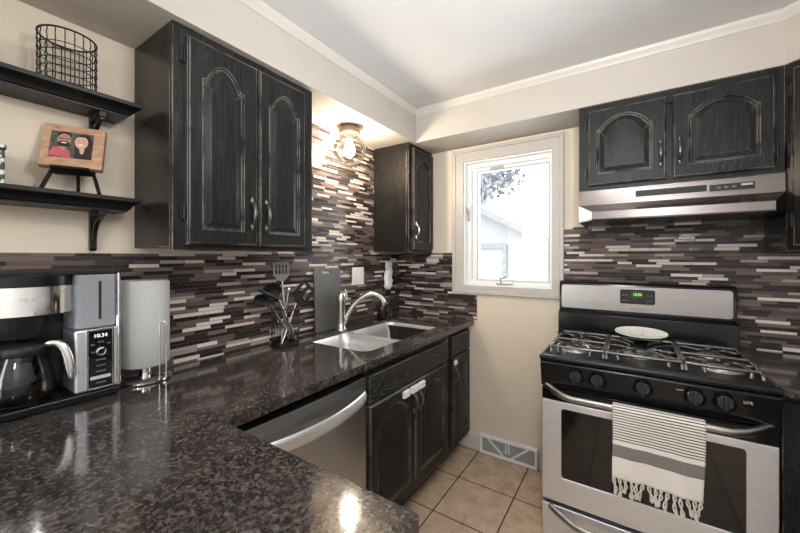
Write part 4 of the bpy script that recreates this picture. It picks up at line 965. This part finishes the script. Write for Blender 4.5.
# ------------------------------------------------------------------ gas range
RX0, RX1 = 1.229, 1.990
rg = thing('gas_range', 'freestanding stainless and black gas range right of the window', 'stove', (1.61, -0.35, 0))
B().box(RX0, RX1, -0.640, -0.025, 0.025, 0.905).build('body', M['blackp'], rg, bevel=0.003)
B().box(RX0 + 0.03, RX1 - 0.03, -0.58, -0.06, 0.0, 0.03).build('plinth', M['dark'], rg)
ct = B(); ct.prism([(-0.16, 0.9055), (-0.640, 0.9055), (-0.690, 0.900), (-0.701, 0.905), (-0.703, 0.916), (-0.697, 0.924), (-0.685, 0.926), (-0.665, 0.918), (-0.20, 0.918), (-0.16, 0.924)], 'x', RX0 - 0.002, RX1 + 0.002)
top = ct.build('cooktop', M['cooktop'], rg, bevel=0.002)
for a_, b_2 in ((RX0 - 0.002, RX0 + 0.020), (RX1 - 0.020, RX1 + 0.002)):
    B().prism([(a_, 0.917), (b_2, 0.917), ((a_ + b_2) / 2 + 0.004, 0.928), ((a_ + b_2) / 2 - 0.004, 0.928)], 'y', -0.690, -0.17).build('side_rim', M['enamel'], top, bevel=0.002)
B().prism([(-0.600, 0.9045), (-0.688, 0.8990), (-0.696, 0.888), (-0.674, 0.782), (-0.640, 0.775), (-0.600, 0.775)], 'x', RX0, RX1).build('control_panel', M['enamel'], rg, bevel=0.003)
cpan = bpy.data.objects['control_panel.002'] if 'control_panel.002' in bpy.data.objects else None
tilt = math.atan2(0.022, 0.106)
KN = None
def knob(x):
    b = B().lathe([(0.034, 0), (0.034, 0.004), (0.028, 0.008), (0.026, 0.026), (0.022, 0.030), (1e-6, 0.030)], (0, 0, 0), 26, 'z')
    b.box(-0.006, 0.006, -0.026, 0.026, 0.020, 0.037)
    m_ = Matrix.Translation((x, -0.6855, 0.845)) @ Matrix.Rotation(PI / 2 - tilt, 4, 'X')
    return b.xform(m_).build('knob', M['enamel'], rg, bevel=0.002)
for x in (1.371, 1.453, 1.609, 1.764, 1.846): knob(x)
for s_, x, z in (('OFF', 1.722, 0.866), ('LITE', 1.906, 0.858)):
    o = text('marking', s_, 0.013, (x, -0.6915, z), '-y', M['ink'], rg, 0.0003); o.rotation_euler = (PI / 2 - tilt, 0, 0)
# backguard
bgd = B(); bgd.prism([(-0.025, 0.905), (-0.142, 0.905), (-0.144, 0.922), (-0.120, 0.930), (-0.114, 1.036), (-0.098, 1.046), (-0.078, 1.050), (-0.076, 1.204), (-0.068, 1.216), (-0.040, 1.220), (-0.025, 1.212)], 'x', RX0 - 0.016, RX1 + 0.004)
bg_ = bgd.build('backguard', M['enamel'], rg, bevel=0.004)
sp_ = B().prism(rrect(RX0 - 0.004, RX1 - 0.010, 1.060, 1.198, 0.014, 5), 'y', -0.084, -0.075); sp_.build('steel_panel', M['ssb'], bg_, bevel=0.002)
dsp = B().prism(rrect(1.521, 1.677, 1.106, 1.184, 0.010, 5), 'y', -0.088, -0.083).build('display', M['blackg'], bg_, bevel=0.001)
B().box(1.570, 1.628, -0.0886, -0.0880, 1.140, 1.174).build('clock_screen', plain('clock_screen', (0.03, 0.05, 0.015), 0.2), bg_)
text('clock_digits', '10:04', 0.022, (1.599, -0.0890, 1.157), '-y', M['green'], bg_, 0.0003, sx=0.8)
for i in range(4):
    for k_ in (0, 1):
        for x_ in ((1.537 + 0.0, ) if i == 0 else (1.645,) if i == 1 else (1.662,) if i == 2 else (1.553,)):
            B().box(x_ - 0.005, x_ + 0.005, -0.0886, -0.0878, 1.120 + 0.030 * k_, 1.126 + 0.030 * k_).build('button', M['inkd'], bg_)
text('lettering', 'FRIGIDAIRE', 0.013, (1.600, -0.0845, 1.078), '-y', M['inkd'], bg_, 0.0003)
# oven door
od = B(); od.plate([(RX0 + 0.002, 0.265), (RX1 - 0.002, 0.265), (RX1 - 0.002, 0.716), (RX0 + 0.002, 0.716)], [rrect(1.312, 1.906, 0.378, 0.686, 0.012, 4)], 'y', -0.668, -0.640)
odo = od.build('oven_door', M['ssx'], rg, bevel=0.003)
B().box(RX0 + 0.002, RX1 - 0.002, -0.664, -0.640, 0.7165, 0.770).build('door_top', M['enamel'], odo, bevel=0.003)
B().prism(rrect(1.310, 1.908, 0.376, 0.688, 0.012, 4), 'y', -0.664, -0.650).build('oven_window', M['blackg'], odo, smooth=30)
oh = B(); path = []
for i in range(21):
    t_ = i / 20; e_ = min(1, math.sin(PI * t_) * 2.6); path.append((RX0 + 0.022 + (RX1 - RX0 - 0.044) * t_, -0.668 - 0.052 * e_ ** 0.7, 0.782 - 0.026 * min(1, e_)))
oh.tube(path, 0.0155, 12, flat=0.8); oh.build('bar_handle', M['ssb'], odo, smooth=60)
dwr = B().box(RX0 + 0.002, RX1 - 0.002, -0.668, -0.640, 0.055, 0.247).build('drawer', M['ssx'], rg, bevel=0.004)
dh = B(); path = []
for i in range(21):
    t_ = i / 20; e_ = min(1, math.sin(PI * t_) * 2.0); path.append((RX0 + 0.035 + (RX1 - RX0 - 0.07) * t_, -0.666 - 0.046 * e_ ** 0.8, 0.236 - 0.028 * e_))
dh.tube(path, 0.014, 12, flat=0.8); dh.build('drawer_handle', M['ssb'], dwr, smooth=60)
# burners
ZK = 0.918
for bx_, by_, r_ in ((1.352, -0.505, 0.045), (1.352, -0.290, 0.036), (1.610, -0.430, 0.050), (1.870, -0.505, 0.050), (1.870, -0.290, 0.040)):
    bb = B().lathe([(r_ + 0.018, 0), (r_ + 0.014, 0.005), (r_, 0.005), (r_, 0.009), (1e-6, 0.009)], (bx_, by_, ZK), 28, sy=1.45 if bx_ == 1.610 else 1).build('burner', M['alum'], rg, smooth=40)
    B().lathe([(r_ - 0.010, 0.009), (r_ - 0.009, 0.014), (r_ - 0.014, 0.017), (1e-6, 0.018)], (bx_, by_, ZK), 28, sy=1.45 if bx_ == 1.610 else 1).build('burner_cap', M['iron'], bb, smooth=40)
# grates
GZ = 0.944
def bar(b, pts, r=0.0062): b.tube(pts, r, 6, flat=0.8)
def side_bar(b, x, y0_, y1_):
    bar(b, [(x, y0_, ZK + 0.001), (x, y0_ + 0.004, GZ - 0.014), (x, y0_ + 0.022, GZ)] + [(x, y0_ + (y1_ - y0_) * q_ , GZ) for q_ in (0.25, 0.5, 0.75)] + [(x, y1_ - 0.022, GZ), (x, y1_ - 0.004, GZ - 0.014), (x, y1_, ZK + 0.001)])
def curl(b, x0_, y0_, x1_, y1_, bow):     # S-shaped finger from the frame to the burner centre
    pts = []
    for i in range(11):
        t_ = i / 10; dx, dy = x1_ - x0_, y1_ - y0_; L_ = math.hypot(dx, dy); s_ = math.sin(2 * PI * t_) * bow
        pts.append((x0_ + dx * t_ - dy / L_ * s_, y0_ + dy * t_ + dx / L_ * s_, GZ))
    bar(b, pts, 0.0056)
for gx0, gx1, cs_ in ((1.258, 1.470, ((1.352, -0.505), (1.352, -0.290))), (1.482, 1.738, ((1.610, -0.430),)), (1.750, 1.964, ((1.870, -0.505), (1.870, -0.290)))):
    g_ = B(); ya, yb = -0.608, -0.190
    side_bar(g_, gx0, ya, yb); side_bar(g_, gx1, ya, yb)
    bar(g_, [(gx0, ya + 0.022, GZ), (gx0 + (gx1 - gx0) / 3, ya + 0.012, GZ), (gx1 - (gx1 - gx0) / 3, ya + 0.012, GZ), (gx1, ya + 0.022, GZ)]); bar(g_, [(gx0, yb - 0.022, GZ), (gx1, yb - 0.022, GZ)])
    if len(cs_) == 2:
        bar(g_, [(gx0, -0.412, GZ), (gx1, -0.412, GZ)])
        for cx, cy in cs_:
            lo, hi = (ya + 0.016, -0.412) if cy < -0.4 else (-0.412, yb - 0.022)
            curl(g_, gx0, cy, cx - 0.020, cy, 0.016); curl(g_, gx1, cy, cx + 0.020, cy, 0.016)
            curl(g_, cx, lo, cx, cy - 0.022, 0.016); curl(g_, cx, hi, cx, cy + 0.022, 0.016)
            if cy < -0.4:
                for q_ in (-1, 1): bar(g_, [(cx + q_ * 0.064, ya + 0.010, ZK + 0.002), (cx + q_ * 0.066, ya + 0.014, GZ - 0.008), (cx + q_ * 0.064, ya + 0.034, GZ + 0.005), (cx + q_ * 0.052, ya + 0.070, GZ + 0.006), (cx + q_ * 0.030, cy - 0.020, GZ + 0.003)], 0.006)
    else:
        cx, cy = cs_[0]
        for sx_ in (-1, 1):
            xa = gx0 if sx_ < 0 else gx1
            curl(g_, xa, cy, cx + sx_ * 0.022, cy, 0.014)
            # tall horseshoe arms rising from the front bar
            bar(g_, [(cx + sx_ * 0.086, ya + 0.008, ZK + 0.002), (cx + sx_ * 0.088, ya + 0.014, GZ - 0.008), (cx + sx_ * 0.084, ya + 0.040, GZ + 0.006), (cx + sx_ * 0.055, ya + 0.110, GZ + 0.002), (cx + sx_ * 0.028, ya + 0.160, GZ)], 0.0062)
            bar(g_, [(cx + sx_ * 0.085, yb - 0.022, GZ), (cx + sx_ * 0.075, yb - 0.070, GZ), (cx + sx_ * 0.030, yb - 0.130, GZ)], 0.0062)
            bar(g_, [(xa, -0.56, GZ), (xa - sx_ * 0.05, -0.53, GZ), (cx + sx_ * 0.045, cy - 0.05, GZ)], 0.0056); bar(g_, [(xa, -0.30, GZ), (xa - sx_ * 0.05, -0.33, GZ), (cx + sx_ * 0.045, cy + 0.05, GZ)], 0.0056)
    g_.build('grate', M['iron'], rg, smooth=60)
# spoon rest on the rear of the centre grate, tipped up against the backguard
srm = Matrix.Translation((1.612, -0.206, 0.966)) @ Matrix.Rotation(math.radians(16), 4, 'X')
sr = B().lathe([(1e-6, 0.0), (0.6, 0.001), (0.85, 0.006), (1.0, 0.013), (0.985, 0.016), (0.83, 0.010), (0.6, 0.005), (1e-6, 0.004)], (0, 0, 0), 40)
for v in sr.v: v.x *= 0.112; v.y *= 0.060
sr.tube([(0.0, -0.044, 0.010), (0.005, 0.0, 0.007), (-0.02, 0.046, 0.011)], [0.003, 0.004, 0.003], 6); sr.tube([(0.005, 0.0, 0.007), (0.06, 0.004, 0.008), (0.095, 0.012, 0.013)], [0.004, 0.003, 0.002], 6)
sro = sr.xform(srm).build('spoon_rest', M['ceramic'], None, smooth=60); tag(sro, 'oval cream ceramic spoon rest on the back of the stove', 'spoon rest')

# ------------------------------------------------------------------ towel over the oven handle
tw = thing('dish_towel', 'cream fringed towel with dark stripes hanging on the oven handle', 'towel', (1.65, -0.72, 0.80))
tb_ = B(); uvs = []; NX, NZ = 44, 60; hx0, hx1 = 1.509, 1.790; zc_, yc_ = 0.757, -0.720; rad = 0.0215; Lf, Lb = 0.262, 0.18
for i in range(NX + 1):
    s_ = i / NX
    for j in range(NZ + 1):
        v_ = -Lb - PI * rad / 2 + (Lb + PI * rad + Lf) * j / NZ   # arc length, 0 = top of the fold
        if v_ < -PI * rad / 2: y_, z_ = yc_ + rad, zc_ - (-v_ - PI * rad / 2)
        elif v_ < PI * rad / 2: a_ = v_ / rad; y_, z_ = yc_ - rad * math.sin(a_), zc_ + rad * math.cos(a_)
        else: y_, z_ = yc_ - rad, zc_ - (v_ - PI * rad / 2)
        dn = max(0, v_ - 0.05) / 0.3
        y_ -= 0.006 * dn * math.sin(s_ * 9.0 + 0.6) + 0.003 * dn * math.sin(s_ * 23 + 2)
        x_ = hx0 + (hx1 - hx0) * s_ - dn * 0.008 * (s_ - 0.1) + 0.003 * dn * math.sin(v_ * 18)
        z_ -= 0.010 * max(0, v_) * s_
        tb_.v.append(Vector((x_, y_, z_))); uvs.append((s_ * 0.28, v_ + 0.012))
for i in range(NX):
    for j in range(NZ): a_ = i * (NZ + 1) + j; tb_.f.append([a_, a_ + 1, a_ + NZ + 2, a_ + NZ + 1]); tb_.mi.append(0)
ends = [tb_.v[i * (NZ + 1) + NZ].copy() for i in range(NX + 1)]
tb_.uv = uvs; tb_.build('cloth', M['towel'], tw, smooth=60, solid=0.003)
rt = random.Random(5)
for k_ in range(15):
    e_ = ends[min(NX, int(1 + k_ * (NX - 2) / 14))]; b = B(); L_ = rt.uniform(0.055, 0.078); sw = rt.uniform(-0.010, 0.010); ph0 = rt.uniform(0, 6)
    for q_ in (-1, 1):
        pts = []
        for i in range(11):
            t_ = i / 10; pts.append(e_ + Vector((q_ * 0.0042 * math.cos(t_ * 7 + ph0) + sw * t_ + 0.006 * math.sin(t_ * 5 + ph0) * t_, -0.001 + q_ * 0.0035 * math.sin(t_ * 7 + ph0), -L_ * t_ + 0.004)))
        b.tube(pts, [0.0030] * 8 + [0.0046, 0.0050, 0.0032], 6)
    b.build('tassel', M['fringe'], tw, smooth=60)

# ------------------------------------------------------------------ floor register
vr = thing('floor_register', 'white baseboard vent with fan shaped bars on the floor below the window', 'vent', (0.885, -0.02, 0))
vx0, vx1, vz0, vz1, vy = 0.694, 1.078, 0.002, 0.132, -0.034
B().plate([(vx0, vz0), (vx1, vz0), (vx1, vz1), (vx0, vz1)], [[(vx0 + 0.018, vz0 + 0.018), (vx1 - 0.018, vz0 + 0.018), (vx1 - 0.018, vz1 - 0.018), (vx0 + 0.018, vz1 - 0.018)]], 'y', vy, -0.002).build('frame', M['white'], vr, bevel=0.004)
lv = B().box(vx0 + 0.015, vx1 - 0.015, vy + 0.012, vy + 0.016, vz0 + 0.015, vz1 - 0.015)
for i in range(44):
    x_ = vx0 + 0.020 + (vx1 - vx0 - 0.040) * i / 43; lv.box(x_ - 0.0012, x_ + 0.0012, vy + 0.006, vy + 0.013, vz0 + 0.016, vz1 - 0.016)
lv.build('louvers', M['louver'], vr, smooth=0)
xc = (vx0 + vx1) / 2
def strip(p_, q_, wd, name='bar'):
    p_, q_ = Vector((p_[0], 0, p_[1])), Vector((q_[0], 0, q_[1])); d_ = (q_ - p_).normalized(); n_ = Vector((-d_.z, 0, d_.x)) * wd / 2
    pts = [(v.x, v.z) for v in (p_ - n_, q_ - n_, q_ + n_, p_ + n_)]
    return B().prism(pts, 'y', vy + 0.001, vy + 0.012).build(name, M['white'], vr, bevel=0.001)
strip((xc - 0.020, 0.018), (xc - 0.135, 0.116), 0.012); strip((xc + 0.020, 0.018), (xc + 0.135, 0.116), 0.012)
strip((xc - 0.010, 0.045), (xc - 0.010, 0.116), 0.008); strip((xc + 0.010, 0.045), (xc + 0.010, 0.116), 0.008)
B().box(xc - 0.036, xc + 0.036, vy + 0.002, vy + 0.010, 0.030, 0.048).build('damper_plate', M['louver'], vr, bevel=0.002)
